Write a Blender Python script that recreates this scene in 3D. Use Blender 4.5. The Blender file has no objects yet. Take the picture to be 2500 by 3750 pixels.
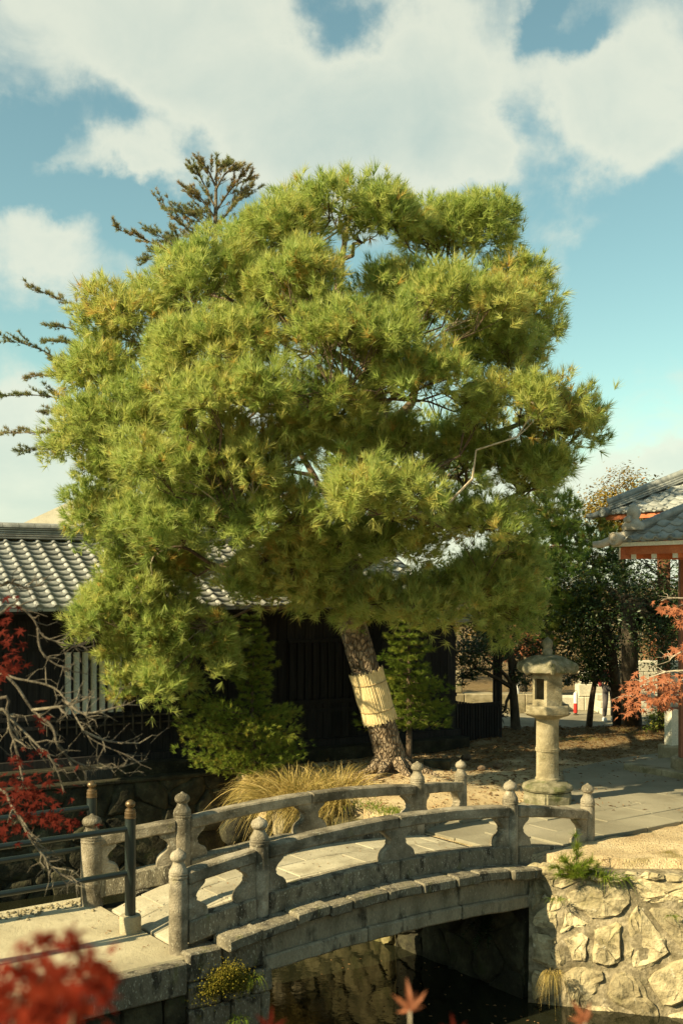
import bpy, bmesh, math, random
import numpy as np
from mathutils import Vector, Matrix, noise

SC = bpy.context.scene
COL = SC.collection
R = math.radians
rnd = random.Random(7)
NR = np.random.default_rng(11)

# ------------------------------------------------------------------ camera
FPX, HZ, CH = 4000.0, 2150.0, 3.5            # focal length / horizon row of the 2500x3750 photograph, eye height
cam_d = bpy.data.cameras.new('camera')
cam = bpy.data.objects.new('camera', cam_d); COL.objects.link(cam)
cam.location = (0, 0, CH); cam.rotation_euler = (R(90), 0, 0)
cam_d.sensor_fit = 'VERTICAL'; cam_d.sensor_height = 36; cam_d.sensor_width = 24
cam_d.lens = FPX * 36 / 3750
cam_d.shift_y = (HZ - 1875) / 3750
cam_d.clip_start = 0.05; cam_d.clip_end = 6000
cam_d.dof.use_dof = True; cam_d.dof.focus_distance = 17.5; cam_d.dof.aperture_fstop = 2.8
SC.camera = cam

# ------------------------------------------------------------------ sun and sky
SUN_AZ = (-0.87, -0.49); SUN_EL = R(33.5)
sun_d = bpy.data.lights.new('sun', 'SUN'); sun_d.energy = 5.0; sun_d.angle = R(0.5)
sun_d.color = (1.0, 0.83, 0.50)
sun = bpy.data.objects.new('sun', sun_d); COL.objects.link(sun)
_l = math.hypot(*SUN_AZ)
S_DIR = Vector((SUN_AZ[0] / _l * math.cos(SUN_EL), SUN_AZ[1] / _l * math.cos(SUN_EL), math.sin(SUN_EL)))
sun.rotation_euler = (-S_DIR).to_track_quat('-Z', 'Y').to_euler()
sun.location = (-20, -10, 20)

W = bpy.data.worlds.new('World'); SC.world = W; W.use_nodes = True
SKY_STRENGTH = 0.056
def build_world():
    nt = W.node_tree; n = nt.nodes; n.clear(); L = nt.links.new
    out = n.new('ShaderNodeOutputWorld'); bg = n.new('ShaderNodeBackground'); L(bg.outputs[0], out.inputs[0])
    bg.inputs[1].default_value = SKY_STRENGTH
    sky = n.new('ShaderNodeTexSky'); sky.sky_type = 'NISHITA'; sky.sun_disc = False
    sky.sun_elevation = SUN_EL; sky.sun_rotation = math.atan2(SUN_AZ[0], SUN_AZ[1])
    sky.air_density = 1.0; sky.dust_density = 0.35; sky.ozone_density = 1.0
    tint = n.new('ShaderNodeMix'); tint.data_type = 'RGBA'; tint.blend_type = 'MULTIPLY'; tint.inputs[0].default_value = 1
    L(sky.outputs[0], tint.inputs[6]); tint.inputs[7].default_value = (1.40, 1.62, 1.12, 1)
    tc = n.new('ShaderNodeTexCoord'); sep = n.new('ShaderNodeSeparateXYZ'); L(tc.outputs['Generated'], sep.inputs[0])
    def m(op, a, b=None, c=None, clamp=False):
        q = n.new('ShaderNodeMath'); q.operation = op; q.use_clamp = clamp
        for i, v in enumerate((a, b, c)):
            if v is None: continue
            if isinstance(v, (int, float)): q.inputs[i].default_value = v
            else: L(v, q.inputs[i])
        return q.outputs[0]
    az = m('ARCTAN2', sep.outputs[0], sep.outputs[1])
    el = m('ARCSINE', sep.outputs[2])
    wz = n.new('ShaderNodeTexNoise'); wz.inputs['Scale'].default_value = 9.0; wz.inputs['Detail'].default_value = 7; wz.inputs['Roughness'].default_value = .6
    L(tc.outputs['Generated'], wz.inputs['Vector']); ws = n.new('ShaderNodeSeparateColor'); L(wz.outputs['Color'], ws.inputs[0])
    az = m('ADD', az, m('MULTIPLY', m('SUBTRACT', ws.outputs[0], .5), .16)); el = m('ADD', el, m('MULTIPLY', m('SUBTRACT', ws.outputs[1], .5), .13))
    # soft, broad cloud banks given by compass bearing and elevation
    def blob(x, y, rx, ry, amp):
        a0 = math.atan((x - 1250) / FPX); e0 = math.atan((HZ - y) / FPX)
        da = m('DIVIDE', m('SUBTRACT', az, a0), rx / FPX); de = m('DIVIDE', m('SUBTRACT', el, e0), ry / FPX)
        r2 = m('ADD', m('MULTIPLY', da, da), m('MULTIPLY', de, de))
        return m('MULTIPLY', m('EXPONENT', m('MULTIPLY', r2, -1.0)), amp)
    blobs = [(150, 60, 700, 310, .42), (750, 230, 460, 280, .38), (1100, 520, 420, 230, .50), (1550, 480, 420, 260, .52), (1650, 180, 420, 300, .46), (1800, 650, 220, 90, .40),
             (1250, 50, 130, 170, -.42), (2000, 30, 70, 90, -.42), (2130, 160, 150, 60, -.45), (430, 400, 150, 110, -.40), (60, 520, 330, 120, -.40), (740, 540, 90, 90, -.42),
             (2350, 330, 420, 200, .46), (2150, 560, 110, 120, .36), (2400, 560, 160, 90, .30), (470, 590, 230, 110, .48), (180, 610, 90, 60, .25), (130, 940, 260, 120, .44), (60, 1720, 420, 230, .44), (2480, 1690, 280, 90, .45),
             (2200, 1100, 480, 420, -.42), (620, 860, 330, 140, -.40), (1920, 470, 110, 170, -.34), (2050, 860, 110, 90, .30), (2060, 1030, 60, 90, .22), (120, 1330, 420, 170, -.26), (300, 770, 420, 70, -.30), (30, 760, 200, 70, -.2), (1250, 1000, 300, 200, -.2)]
    tot = None
    for b in blobs:
        o = blob(*b); tot = o if tot is None else m('ADD', tot, o)
    e0_ = m('DIVIDE', m('ARCSINE', sep.outputs[2]), .17); tot = m('ADD', tot, m('MULTIPLY', m('EXPONENT', m('MULTIPLY', m('MULTIPLY', e0_, e0_), -1.0)), .46))
    zz = m('ADD', m('MAXIMUM', sep.outputs[2], 0.0), 0.30)
    comb = n.new('ShaderNodeCombineXYZ')
    L(m('DIVIDE', sep.outputs[0], zz), comb.inputs[0]); L(m('DIVIDE', sep.outputs[1], zz), comb.inputs[1])
    no = n.new('ShaderNodeTexNoise'); no.inputs['Scale'].default_value = 3.4; no.inputs['Detail'].default_value = 9
    no.inputs['Roughness'].default_value = 0.56; no.inputs['Distortion'].default_value = 0.35; L(comb.outputs[0], no.inputs['Vector'])
    no2 = n.new('ShaderNodeTexNoise'); no2.inputs['Scale'].default_value = 11.0; no2.inputs['Detail'].default_value = 9; no2.inputs['Roughness'].default_value = .6; no2.inputs['Distortion'].default_value = .5
    L(tc.outputs['Generated'], no2.inputs['Vector'])
    d = m('ADD', tot, m('MULTIPLY', m('SUBTRACT', no.outputs[0], 0.5), .85))
    d = m('ADD', d, m('MULTIPLY', m('SUBTRACT', no2.outputs[0], 0.5), 0.95))
    ramp = n.new('ShaderNodeMapRange'); ramp.interpolation_type = 'SMOOTHSTEP'
    L(d, ramp.inputs[0]); ramp.inputs[1].default_value = -0.08; ramp.inputs[2].default_value = 0.44
    # thick cloud middles are greyer than their edges
    shade = n.new('ShaderNodeMapRange'); L(d, shade.inputs[0]); shade.inputs[1].default_value = 0.42; shade.inputs[2].default_value = 1.05
    cc = n.new('ShaderNodeMix'); cc.data_type = 'RGBA'; L(shade.outputs[0], cc.inputs[0])
    cc.inputs[6].default_value = (7.0, 7.2, 5.9, 1); cc.inputs[7].default_value = (5.0, 5.8, 5.1, 1)
    mix = n.new('ShaderNodeMix'); mix.data_type = 'RGBA'
    L(m('MULTIPLY', ramp.outputs[0], 0.84), mix.inputs[0]); L(tint.outputs[2], mix.inputs[6]); L(cc.outputs[2], mix.inputs[7])
    L(mix.outputs[2], bg.inputs[0])
build_world()
SC.view_settings.view_transform = 'Standard'; SC.view_settings.look = 'None'
SC.view_settings.exposure = 1.12; SC.view_settings.gamma = 1.0
SC.render.engine = 'CYCLES'
SC.cycles.max_bounces = 6; SC.cycles.diffuse_bounces = 3; SC.cycles.transmission_bounces = 3; SC.cycles.transparent_max_bounces = 6

# ------------------------------------------------------------------ helpers
def at(x, y, d):
    return Vector(((x - 1250) / FPX * d, d, CH - (y - HZ) / FPX * d))
def gnd(x, y, z=0.0):
    return at(x, y, (CH - z) * FPX / (y - HZ))
# bridge axes: s runs along the bridge, w across it (away from the eye)
BO = Vector((-0.90, 12.0, 0)); U = Vector((.809, .588, 0)).normalized(); V = Vector((-.588, .809, 0)).normalized()
def B(s, w, z=0.0):
    return BO + U * s + V * w + Vector((0, 0, z))
# house axes: along the eave, inwards from the eave
HO = Vector((-4.957, 18.85, 0)); HE = Vector((.874, .485, 0)).normalized(); HN = Vector((-.485, .874, 0)).normalized()
def H(s, t, z=0.0):
    return HO + HE * s + HN * t + Vector((0, 0, z))

def wloc(o):
    v = Vector((0, 0, 0))
    while o is not None:
        v = v + o.location; o = o.parent
    return v
def tag(o, label=None, cat=None, group=None, kind=None):
    if label: o['label'] = label
    if cat: o['category'] = cat
    if group: o['group'] = group
    if kind: o['kind'] = kind
    return o
def thing(name, label, cat, loc=(0, 0, 0), group=None):
    o = bpy.data.objects.new(name, None); COL.objects.link(o); o.location = loc
    o.empty_display_size = 0.2
    return tag(o, label, cat, group)
def link(name, me, mat=None, parent=None, kind=None):
    o = bpy.data.objects.new(name, me); COL.objects.link(o)
    if mat is not None and not me.materials: me.materials.append(mat)
    if parent is not None: o.parent = parent
    if kind: o['kind'] = kind
    return o
def jit(a):
    return Vector((rnd.uniform(-a, a), rnd.uniform(-a, a), rnd.uniform(-a, a)))

class MB:
    def __init__(self): self.v = []; self.f = []
    def add(self, vs, fs):
        k = len(self.v); self.v += [Vector(p) for p in vs]; self.f += [tuple(i + k for i in f) for f in fs]; return self
    def box(self, c, ax, ay, az, j=0.0):
        c = Vector(c); p = []
        for sz in (-1, 1):
            for sx, sy in ((-1, -1), (1, -1), (1, 1), (-1, 1)):
                p.append(c + ax * sx + ay * sy + az * sz + (jit(j) if j else Vector()))
        return self.add(p, [(3, 2, 1, 0), (4, 5, 6, 7), (0, 1, 5, 4), (1, 2, 6, 5), (2, 3, 7, 6), (3, 0, 4, 7)])
    def abox(self, x0, x1, y0, y1, z0, z1):
        return self.box(((x0 + x1) / 2, (y0 + y1) / 2, (z0 + z1) / 2), Vector(((x1 - x0) / 2, 0, 0)), Vector((0, (y1 - y0) / 2, 0)), Vector((0, 0, (z1 - z0) / 2)))
    def extrude(self, poly, vec):
        n = len(poly); a = [Vector(p) for p in poly]; b = [p + vec for p in a]
        return self.add(a + b, [tuple(range(n - 1, -1, -1)), tuple(range(n, 2 * n))] + [(i, (i + 1) % n, n + (i + 1) % n, n + i) for i in range(n)])
    def lathe(self, base, prof, n=20, wob=0.0, rot=0.0):
        base = Vector(base); vs = []; fs = []
        for (r, z) in prof:
            for i in range(n):
                a = 2 * math.pi * i / n + rot; q = r * (1 + rnd.uniform(-wob, wob))
                vs.append(base + Vector((q * math.cos(a), q * math.sin(a), z)))
        m = len(prof)
        for k in range(m - 1):
            for i in range(n):
                j = (i + 1) % n
                fs.append((k * n + i, k * n + j, (k + 1) * n + j, (k + 1) * n + i))
        fs.append(tuple(range(n - 1, -1, -1))); fs.append(tuple((m - 1) * n + i for i in range(n)))
        return self.add(vs, fs)
    def rings(self, rings, cap=True):
        n = len(rings[0]); vs = [p for r in rings for p in r]; fs = []
        for k in range(len(rings) - 1):
            for i in range(n):
                j = (i + 1) % n; fs.append((k * n + i, k * n + j, (k + 1) * n + j, (k + 1) * n + i))
        if cap: fs += [tuple(range(n - 1, -1, -1)), tuple((len(rings) - 1) * n + i for i in range(n))]
        return self.add(vs, fs)
    def tube(self, pts, rad, n=6):
        pts = [Vector(p) for p in pts]
        if not isinstance(rad, (list, tuple)): rad = [rad] * len(pts)
        rings = []; up = Vector((0.13, 0.07, 1)).normalized(); prev = None
        for i, p in enumerate(pts):
            t = (pts[min(i + 1, len(pts) - 1)] - pts[max(i - 1, 0)])
            if t.length < 1e-9: t = Vector((0, 0, 1))
            t.normalize()
            a = t.cross(up) if prev is None else prev - t * prev.dot(t)
            if a.length < 1e-4: a = t.cross(Vector((1, 0, 0)))
            a.normalize(); prev = a; b = t.cross(a)
            rings.append([p + (a * math.cos(2 * math.pi * k / n) + b * math.sin(2 * math.pi * k / n)) * rad[i] for k in range(n)])
        return self.rings(rings)
    def build(self, name, mat, parent=None, smooth=False, bevel=0.0, kind=None, seg=1, label=None):
        me = bpy.data.meshes.new(name); off = wloc(parent)
        me.from_pydata([tuple(p - off) for p in self.v], [], self.f)
        bm = bmesh.new(); bm.from_mesh(me)
        bmesh.ops.recalc_face_normals(bm, faces=bm.faces)
        if bevel: bmesh.ops.bevel(bm, geom=list(bm.edges), offset=bevel, segments=seg, affect='EDGES', clamp_overlap=True)
        if smooth:
            for f in bm.faces: f.smooth = True
            for e in bm.edges:
                if len(e.link_faces) == 2 and e.calc_face_angle(0) > 0.75: e.smooth = False
        bm.to_mesh(me); bm.free()
        o = link(name, me, mat, parent, kind)
        if label: o['label'] = label
        return o

def npmesh(name, V3, F3, mat, parent=None, tint=None, kind=None):
    me = bpy.data.meshes.new(name); off = wloc(parent)
    V3 = np.asarray(V3, dtype=np.float32) - np.array(off, dtype=np.float32)
    F3 = np.asarray(F3, dtype=np.int32); nf, k = F3.shape
    me.vertices.add(len(V3)); me.vertices.foreach_set('co', V3.ravel())
    me.loops.add(nf * k); me.loops.foreach_set('vertex_index', F3.ravel())
    me.polygons.add(nf); me.polygons.foreach_set('loop_start', np.arange(0, nf * k, k, dtype=np.int32))
    if tint is not None:
        a = me.attributes.new('tint', 'FLOAT', 'FACE'); a.data.foreach_set('value', np.asarray(tint, dtype=np.float32))
    me.update(calc_edges=True)
    return link(name, me, mat, parent, kind)

# ------------------------------------------------------------------ materials
def _nodes(name):
    m = bpy.data.materials.new(name); m.use_nodes = True
    nt = m.node_tree; n = nt.nodes; n.clear()
    out = n.new('ShaderNodeOutputMaterial'); bs = n.new('ShaderNodeBsdfPrincipled'); nt.links.new(bs.outputs[0], out.inputs[0])
    return m, nt, n, out, bs
def ramp_node(n, cols, lo=0.3, hi=0.7):
    r = n.new('ShaderNodeValToRGB'); e = r.color_ramp.elements
    while len(e) < len(cols): e.new(0.5)
    for i, c in enumerate(cols):
        e[i].position = lo + (hi - lo) * i / max(1, len(cols) - 1); e[i].color = (*c, 1)
    return r
def noise_node(nt, vec, scale, detail=6, rough=0.55, dist=0.0):
    q = nt.nodes.new('ShaderNodeTexNoise'); q.inputs['Scale'].default_value = scale; q.inputs['Detail'].default_value = detail
    q.inputs['Roughness'].default_value = rough; q.inputs['Distortion'].default_value = dist
    nt.links.new(vec, q.inputs['Vector']); return q.outputs[0]
def thresh(nt, val, lo, hi):
    q = nt.nodes.new('ShaderNodeMapRange'); nt.links.new(val, q.inputs[0]); q.inputs[1].default_value = lo; q.inputs[2].default_value = hi
    return q.outputs[0]
def mixc(nt, fac, a, b, mode='MIX'):
    q = nt.nodes.new('ShaderNodeMix'); q.data_type = 'RGBA'; q.blend_type = mode
    for i, v in ((0, fac), (6, a), (7, b)):
        if isinstance(v, (int, float)): q.inputs[i].default_value = v
        elif isinstance(v, tuple): q.inputs[i].default_value = (*v, 1)
        else: nt.links.new(v, q.inputs[i])
    return q.outputs[2]
def mat(name, cols, scale=3.0, rough=0.88, bump=0.25, bscale=40, specks=(), rand=0.12, stretch=None, spec=0.25, metal=0.0, lo=.32, hi=.68, obj=False, vor=None):
    """grain + patches: cols over broad noise; specks = (scale, threshold, width, colour, strength)"""
    m, nt, n, out, bs = _nodes(name); L = nt.links.new
    if obj:
        tc = n.new('ShaderNodeTexCoord'); vec = tc.outputs['Object']
    else:
        g = n.new('ShaderNodeNewGeometry'); vec = g.outputs['Position']
    if stretch:
        mp = n.new('ShaderNodeMapping'); mp.inputs['Scale'].default_value = stretch; L(vec, mp.inputs[0]); vec = mp.outputs[0]
    nz = noise_node(nt, vec, scale, 8)
    r = ramp_node(n, cols, lo, hi); L(nz, r.inputs[0]); c = r.outputs[0]
    fine = noise_node(nt, vec, bscale, 4, 0.6)
    c = mixc(nt, 0.55, c, mixc(nt, thresh(nt, fine, .25, .75), (.55, .55, .55), (1.4, 1.4, 1.4)), 'MULTIPLY')
    for (sc, th, wd, col, st) in specks:
        f = thresh(nt, noise_node(nt, vec, sc, 7, .62), th, th + wd)
        q = n.new('ShaderNodeMath'); q.operation = 'MULTIPLY'; L(f, q.inputs[0]); q.inputs[1].default_value = st
        c = mixc(nt, q.outputs[0], c, col)
    if rand:
        oi = n.new('ShaderNodeObjectInfo'); mr = n.new('ShaderNodeMapRange'); L(oi.outputs['Random'], mr.inputs[0])
        mr.inputs[3].default_value = 1 - rand; mr.inputs[4].default_value = 1 + rand
        c = mixc(nt, 1.0, c, mr.outputs[0], 'MULTIPLY')
    L(c, bs.inputs['Base Color']); bs.inputs['Roughness'].default_value = rough
    bs.inputs['Specular IOR Level'].default_value = spec; bs.inputs['Metallic'].default_value = metal
    if bump:
        bp = n.new('ShaderNodeBump'); bp.inputs['Strength'].default_value = bump; bp.inputs['Distance'].default_value = 0.03
        hsum = n.new('ShaderNodeMath'); hsum.operation = 'ADD'; L(fine, hsum.inputs[0])
        L(noise_node(nt, vec, bscale * .22, 5), hsum.inputs[1]); h = hsum.outputs[0]
        if vor:
            vt = n.new('ShaderNodeTexVoronoi'); vt.feature = 'DISTANCE_TO_EDGE'; vt.inputs['Scale'].default_value = vor; L(vec, vt.inputs['Vector'])
            q = n.new('ShaderNodeMath'); q.operation = 'MULTIPLY_ADD'; L(thresh(nt, vt.outputs[0], 0, .18), q.inputs[0]); q.inputs[1].default_value = 2.2; L(h, q.inputs[2]); h = q.outputs[0]
            c2 = mixc(nt, thresh(nt, vt.outputs[0], 0.0, .10), (.55, .5, .45), (1, 1, 1)); L(mixc(nt, 1.0, c, c2, 'MULTIPLY'), bs.inputs['Base Color'])
        L(h, bp.inputs['Height']); L(bp.outputs[0], bs.inputs['Normal'])
    return m
def leafmat(name, cols, transl=0.35, rough=0.55, spec=0.3, isl=0.35, gloss=None):
    m, nt, n, out, bs = _nodes(name); L = nt.links.new
    a = n.new('ShaderNodeAttribute'); a.attribute_name = 'tint'
    g = n.new('ShaderNodeNewGeometry'); oi = n.new('ShaderNodeObjectInfo')
    q = n.new('ShaderNodeMath'); q.operation = 'MULTIPLY_ADD'; L(g.outputs['Random Per Island'], q.inputs[0]); q.inputs[1].default_value = isl
    q2 = n.new('ShaderNodeMath'); q2.operation = 'MULTIPLY'; L(a.outputs['Fac'], q2.inputs[0]); q2.inputs[1].default_value = 1 - isl
    L(q2.outputs[0], q.inputs[2])
    q3 = n.new('ShaderNodeMath'); q3.operation = 'MULTIPLY_ADD'; L(oi.outputs['Random'], q3.inputs[0]); q3.inputs[1].default_value = .12; L(q.outputs[0], q3.inputs[2])
    r = ramp_node(n, cols, 0.05, 0.98); L(q3.outputs[0], r.inputs[0])
    L(r.outputs[0], bs.inputs['Base Color']); bs.inputs['Roughness'].default_value = rough; bs.inputs['Specular IOR Level'].default_value = spec
    tr = n.new('ShaderNodeBsdfTranslucent'); L(r.outputs[0], tr.inputs[0])
    ms = n.new('ShaderNodeMixShader'); ms.inputs[0].default_value = transl; L(bs.outputs[0], ms.inputs[1]); L(tr.outputs[0], ms.inputs[2]); L(ms.outputs[0], out.inputs[0])
    return m
def plain(name, col, rough=0.5, metal=0.0, spec=0.4):
    m, nt, n, out, bs = _nodes(name); L = nt.links.new
    g = n.new('ShaderNodeNewGeometry')
    nz = noise_node(nt, g.outputs['Position'], 9, 6)
    L(mixc(nt, 1.0, col, mixc(nt, thresh(nt, nz, .3, .7), (.75, .75, .75), (1.2, 1.2, 1.2)), 'MULTIPLY'), bs.inputs['Base Color'])
    bs.inputs['Roughness'].default_value = rough; bs.inputs['Metallic'].default_value = metal; bs.inputs['Specular IOR Level'].default_value = spec
    return m

M = {}
M['granite'] = mat('weathered_granite', [(.13, .112, .075), (.25, .215, .15), (.37, .325, .24)], 4.2, .9, .6, 60,
                   [(2.3, .50, .14, (.055, .046, .028), .8), (34, .60, .07, (.56, .52, .40), .55), (9, .62, .07, (.46, .43, .33), .6), (5, .62, .12, (.17, .16, .06), .5)], .14)
M['archstone'] = mat('arch_granite', [(.15, .13, .085), (.27, .235, .16), (.38, .335, .235)], 2.2, .92, .6, 45, [(2.2, .54, .10, (.03, .026, .017), .85), (5.5, .60, .08, (.05, .045, .03), .7), (30, .60, .06, (.5, .46, .35), .5)], .12, stretch=(1.4, 1.4, .6))
M['granite_dark'] = mat('stained_granite', [(.09, .08, .055), (.20, .175, .12), (.33, .29, .21)], 2.6, .92, .6, 45,
                        [(2.6, .50, .10, (.022, .019, .013), .88), (30, .58, .06, (.5, .47, .36), .7), (3.3, .58, .14, (.13, .13, .035), .6)], .18, stretch=(1.6, 1.6, .8))
M['lantern'] = mat('lantern_stone', [(.15, .125, .07), (.27, .23, .14), (.38, .33, .22)], 4, .92, .45, 50,
                   [(3.0, .55, .14, (.10, .095, .04), .7), (18, .62, .08, (.55, .52, .40), .5)], .08)
M['lantern_moss'] = mat('mossy_lantern_stone', [(.09, .085, .045), (.18, .165, .10), (.28, .25, .17)], 6, .95, .55, 45,
                        [(5, .52, .12, (.075, .085, .025), .8), (20, .62, .07, (.42, .40, .30), .6)], .08)
M['wallstone'] = mat('retaining_stone', [(.22, .18, .10), (.38, .32, .19), (.52, .445, .28)], 2.4, .93, .75, 26,
                     [(3.2, .53, .12, (.10, .085, .045), .75), (9, .62, .08, (.66, .60, .45), .55), (2.2, .56, .12, (.20, .17, .06), .6), (6, .60, .08, (.06, .052, .03), .7)], .34)
M['mortar'] = mat('old_mortar', [(.12, .10, .055), (.22, .185, .115), (.36, .305, .20)], 5, .95, .9, 20,
                  [(4, .55, .12, (.075, .07, .035), .7), (11, .62, .08, (.6, .54, .4), .5)], 0)
M['mossstone'] = mat('mossy_bank_stone', [(.06, .055, .025), (.15, .125, .055), (.28, .24, .12)], 3, .93, .8, 24, [(4, .52, .12, (.06, .065, .014), .8), (9, .62, .1, (.25, .20, .06), .6)], .25)
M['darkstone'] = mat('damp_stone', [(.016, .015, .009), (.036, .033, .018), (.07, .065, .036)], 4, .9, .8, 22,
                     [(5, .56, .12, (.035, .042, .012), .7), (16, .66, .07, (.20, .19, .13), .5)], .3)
M['slab'] = mat('deck_slab_stone', [(.25, .22, .15), (.36, .325, .23), (.44, .40, .29)], 2.0, .9, .35, 60, [(3, .56, .15, (.19, .165, .105), .6), (28, .60, .08, (.2, .17, .11), .5)], .12)
M['path'] = mat('path_concrete', [(.34, .295, .19), (.44, .385, .25), (.52, .46, .31)], 1.2, .93, .5, 90, [(2.0, .55, .2, (.25, .21, .13), .6), (60, .60, .06, (.22, .19, .12), .6), (7, .62, .06, (.2, .18, .12), .5)], 0)
M['asphalt'] = mat('grey_paving', [(.19, .17, .115), (.25, .228, .16), (.31, .28, .20)], .9, .92, .4, 95, [(2.4, .58, .2, (.36, .33, .24), .5)], .08)
M['soil'] = None
M['tile'] = mat('grey_roof_tile', [(.17, .175, .16), (.25, .255, .235), (.33, .335, .31)], 5, .55, .12, 60, [(8, .62, .12, (.12, .12, .10), .5)], .22, spec=.45, obj=True)
M['tile2'] = mat('pavilion_roof_tile', [(.145, .16, .15), (.225, .24, .225), (.31, .32, .30)], 5, .55, .15, 60, [(7, .6, .12, (.10, .105, .085), .5)], .22, spec=.45)
M['paletile'] = mat('pale_end_tile', [(.34, .31, .25), (.45, .41, .33), (.52, .48, .39)], 6, .75, .2, 60, [(7, .62, .1, (.2, .18, .13), .5)], .1)
M['blackwood'] = mat('charred_board', [(.008, .0075, .007), (.015, .0135, .012), (.026, .023, .019)], 3, .75, .4, 40, [], .35, stretch=(9, 9, .5), spec=.25)
M['shoji'] = mat('pale_window_panel', [(.58, .59, .50), (.66, .67, .57), (.70, .71, .60)], 2, .9, .05, 50, [], .06)
M['bark'] = mat('pine_bark', [(.17, .125, .08), (.31, .235, .155), (.44, .35, .24)], 5, .95, 1.0, 30, [(9, .58, .1, (.08, .055, .035), .6), (6, .62, .1, (.42, .36, .27), .6)], .1, stretch=(1, 1, .5), vor=15)
M['limb'] = mat('pine_limb_bark', [(.055, .038, .024), (.11, .078, .05), (.18, .135, .085)], 7, .9, .6, 40, [], .2)
M['twig'] = mat('pale_twig', [(.26, .21, .15), (.38, .32, .23), (.48, .42, .32)], 9, .85, .3, 60, [], .2)
M['greybark'] = mat('dark_tree_bark', [(.03, .024, .016), (.06, .048, .032), (.11, .09, .06)], 6, .95, .6, 30, [], .2, stretch=(1, 1, .4))
M['straw'] = mat('rice_straw', [(.56, .44, .21), (.72, .58, .31), (.80, .68, .40)], 14, .8, .3, 70, [], .1, stretch=(4, 4, .3))
M['rope'] = mat('straw_rope', [(.33, .24, .11), (.45, .34, .17)], 30, .9, .5, 80, [], .1)
M['pipe'] = plain('black_green_pipe', (.012, .020, .018), .38, 0.0, .5)
M['bronze'] = plain('bronze_cap', (.17, .115, .06), .42, .7)
M['red'] = mat('vermilion_timber', [(.36, .10, .04), (.45, .14, .06), (.52, .18, .08)], 3, .75, .15, 40, [], .06)
M['redbrown'] = mat('faded_red_post', [(.20, .09, .05), (.28, .13, .075)], 3, .8, .15, 40, [], .06)
M['cream'] = mat('cream_painted_end', [(.62, .58, .45), (.70, .66, .52)], 4, .8, .1, 40, [], .05)
M['moss'] = leafmat('moss', [(.045, .05, .008), (.14, .125, .015), (.26, .20, .03)], .1, .9, .1)
M['needle'] = leafmat('pine_needles', [(.110, .190, .040), (.280, .375, .080), (.435, .500, .135), (.54, .53, .15), (.54, .34, .08)], .54, .50, .35, .30)
M['needle_far'] = leafmat('dark_pine_needles', [(.06, .13, .028), (.13, .21, .04), (.22, .28, .05), (.32, .24, .06)], .3, .6, .25, .3)
M['cedar'] = leafmat('cedar_sprays', [(.07, .13, .02), (.15, .225, .03), (.27, .32, .05), (.40, .31, .06)], .35, .55, .25, .3)
M['fir'] = leafmat('fir_sprays', [(.11, .15, .055), (.18, .22, .08), (.28, .25, .11), (.40, .22, .10)], .4, .7, .2, .4)
M['leaf_dark'] = leafmat('evergreen_leaves', [(.010, .024, .007), (.020, .042, .011), (.04, .07, .016), (.11, .13, .03)], .25, .42, .45, .45)
M['leaf_yellow'] = leafmat('golden_leaves', [(.10, .10, .012), (.20, .15, .02), (.32, .20, .03), (.36, .16, .04)], .35, .5, .3, .6)
M['leaf_orange'] = leafmat('orange_leaves', [(.22, .065, .025), (.34, .115, .05), (.43, .18, .085), (.36, .24, .05)], .4, .55, .3, .6)
M['leaf_red'] = leafmat('red_leaves', [(.035, .006, .005), (.085, .012, .008), (.135, .026, .013), (.22, .08, .025)], .4, .85, .05, .6)
M['leaf_near'] = leafmat('crimson_leaves', [(.07, .009, .005), (.14, .014, .007), (.20, .038, .012), (.30, .13, .03)], .4, .85, .05, .6)
M['dry_grass'] = leafmat('dry_grass', [(.10, .12, .02), (.30, .23, .06), (.48, .36, .12), (.58, .46, .20)], .35, .6, .2, .6)
M['green_grass'] = leafmat('green_grass', [(.07, .13, .012), (.15, .22, .02), (.26, .28, .04)], .4, .6, .2, .6)
M['litter'] = leafmat('fallen_needles', [(.10, .05, .02), (.22, .12, .05), (.36, .22, .10)], .05, .9, .1, .9)
M['barebranch'] = mat('lichened_branch', [(.06, .05, .035), (.14, .12, .085), (.27, .235, .17)], 14, .9, .5, 60, [(7, .5, .12, (.07, .05, .035), .6)], .2)
M['skin'] = plain('skin', (.5, .32, .22), .6); M['jacket'] = plain('dark_red_cloth', (.20, .03, .03), .9); M['trousers'] = plain('dark_grey_cloth', (.10, .09, .09), .95)
M['shoe'] = plain('white_shoe', (.7, .69, .64), .6); M['hair'] = plain('black_hair', (.015, .012, .01), .6)
M['white'] = plain('white_paint', (.75, .74, .70), .5); M['redpaint'] = plain('red_paint', (.62, .03, .02), .5)
M['palewall'] = mat('pale_block_wall', [(.44, .41, .31), (.53, .50, .39), (.60, .57, .45)], 1.5, .9, .15, 30, [], .1)
M['metalgrate'] = plain('grey_grate', (.06, .06, .05), .6, .3)

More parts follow.
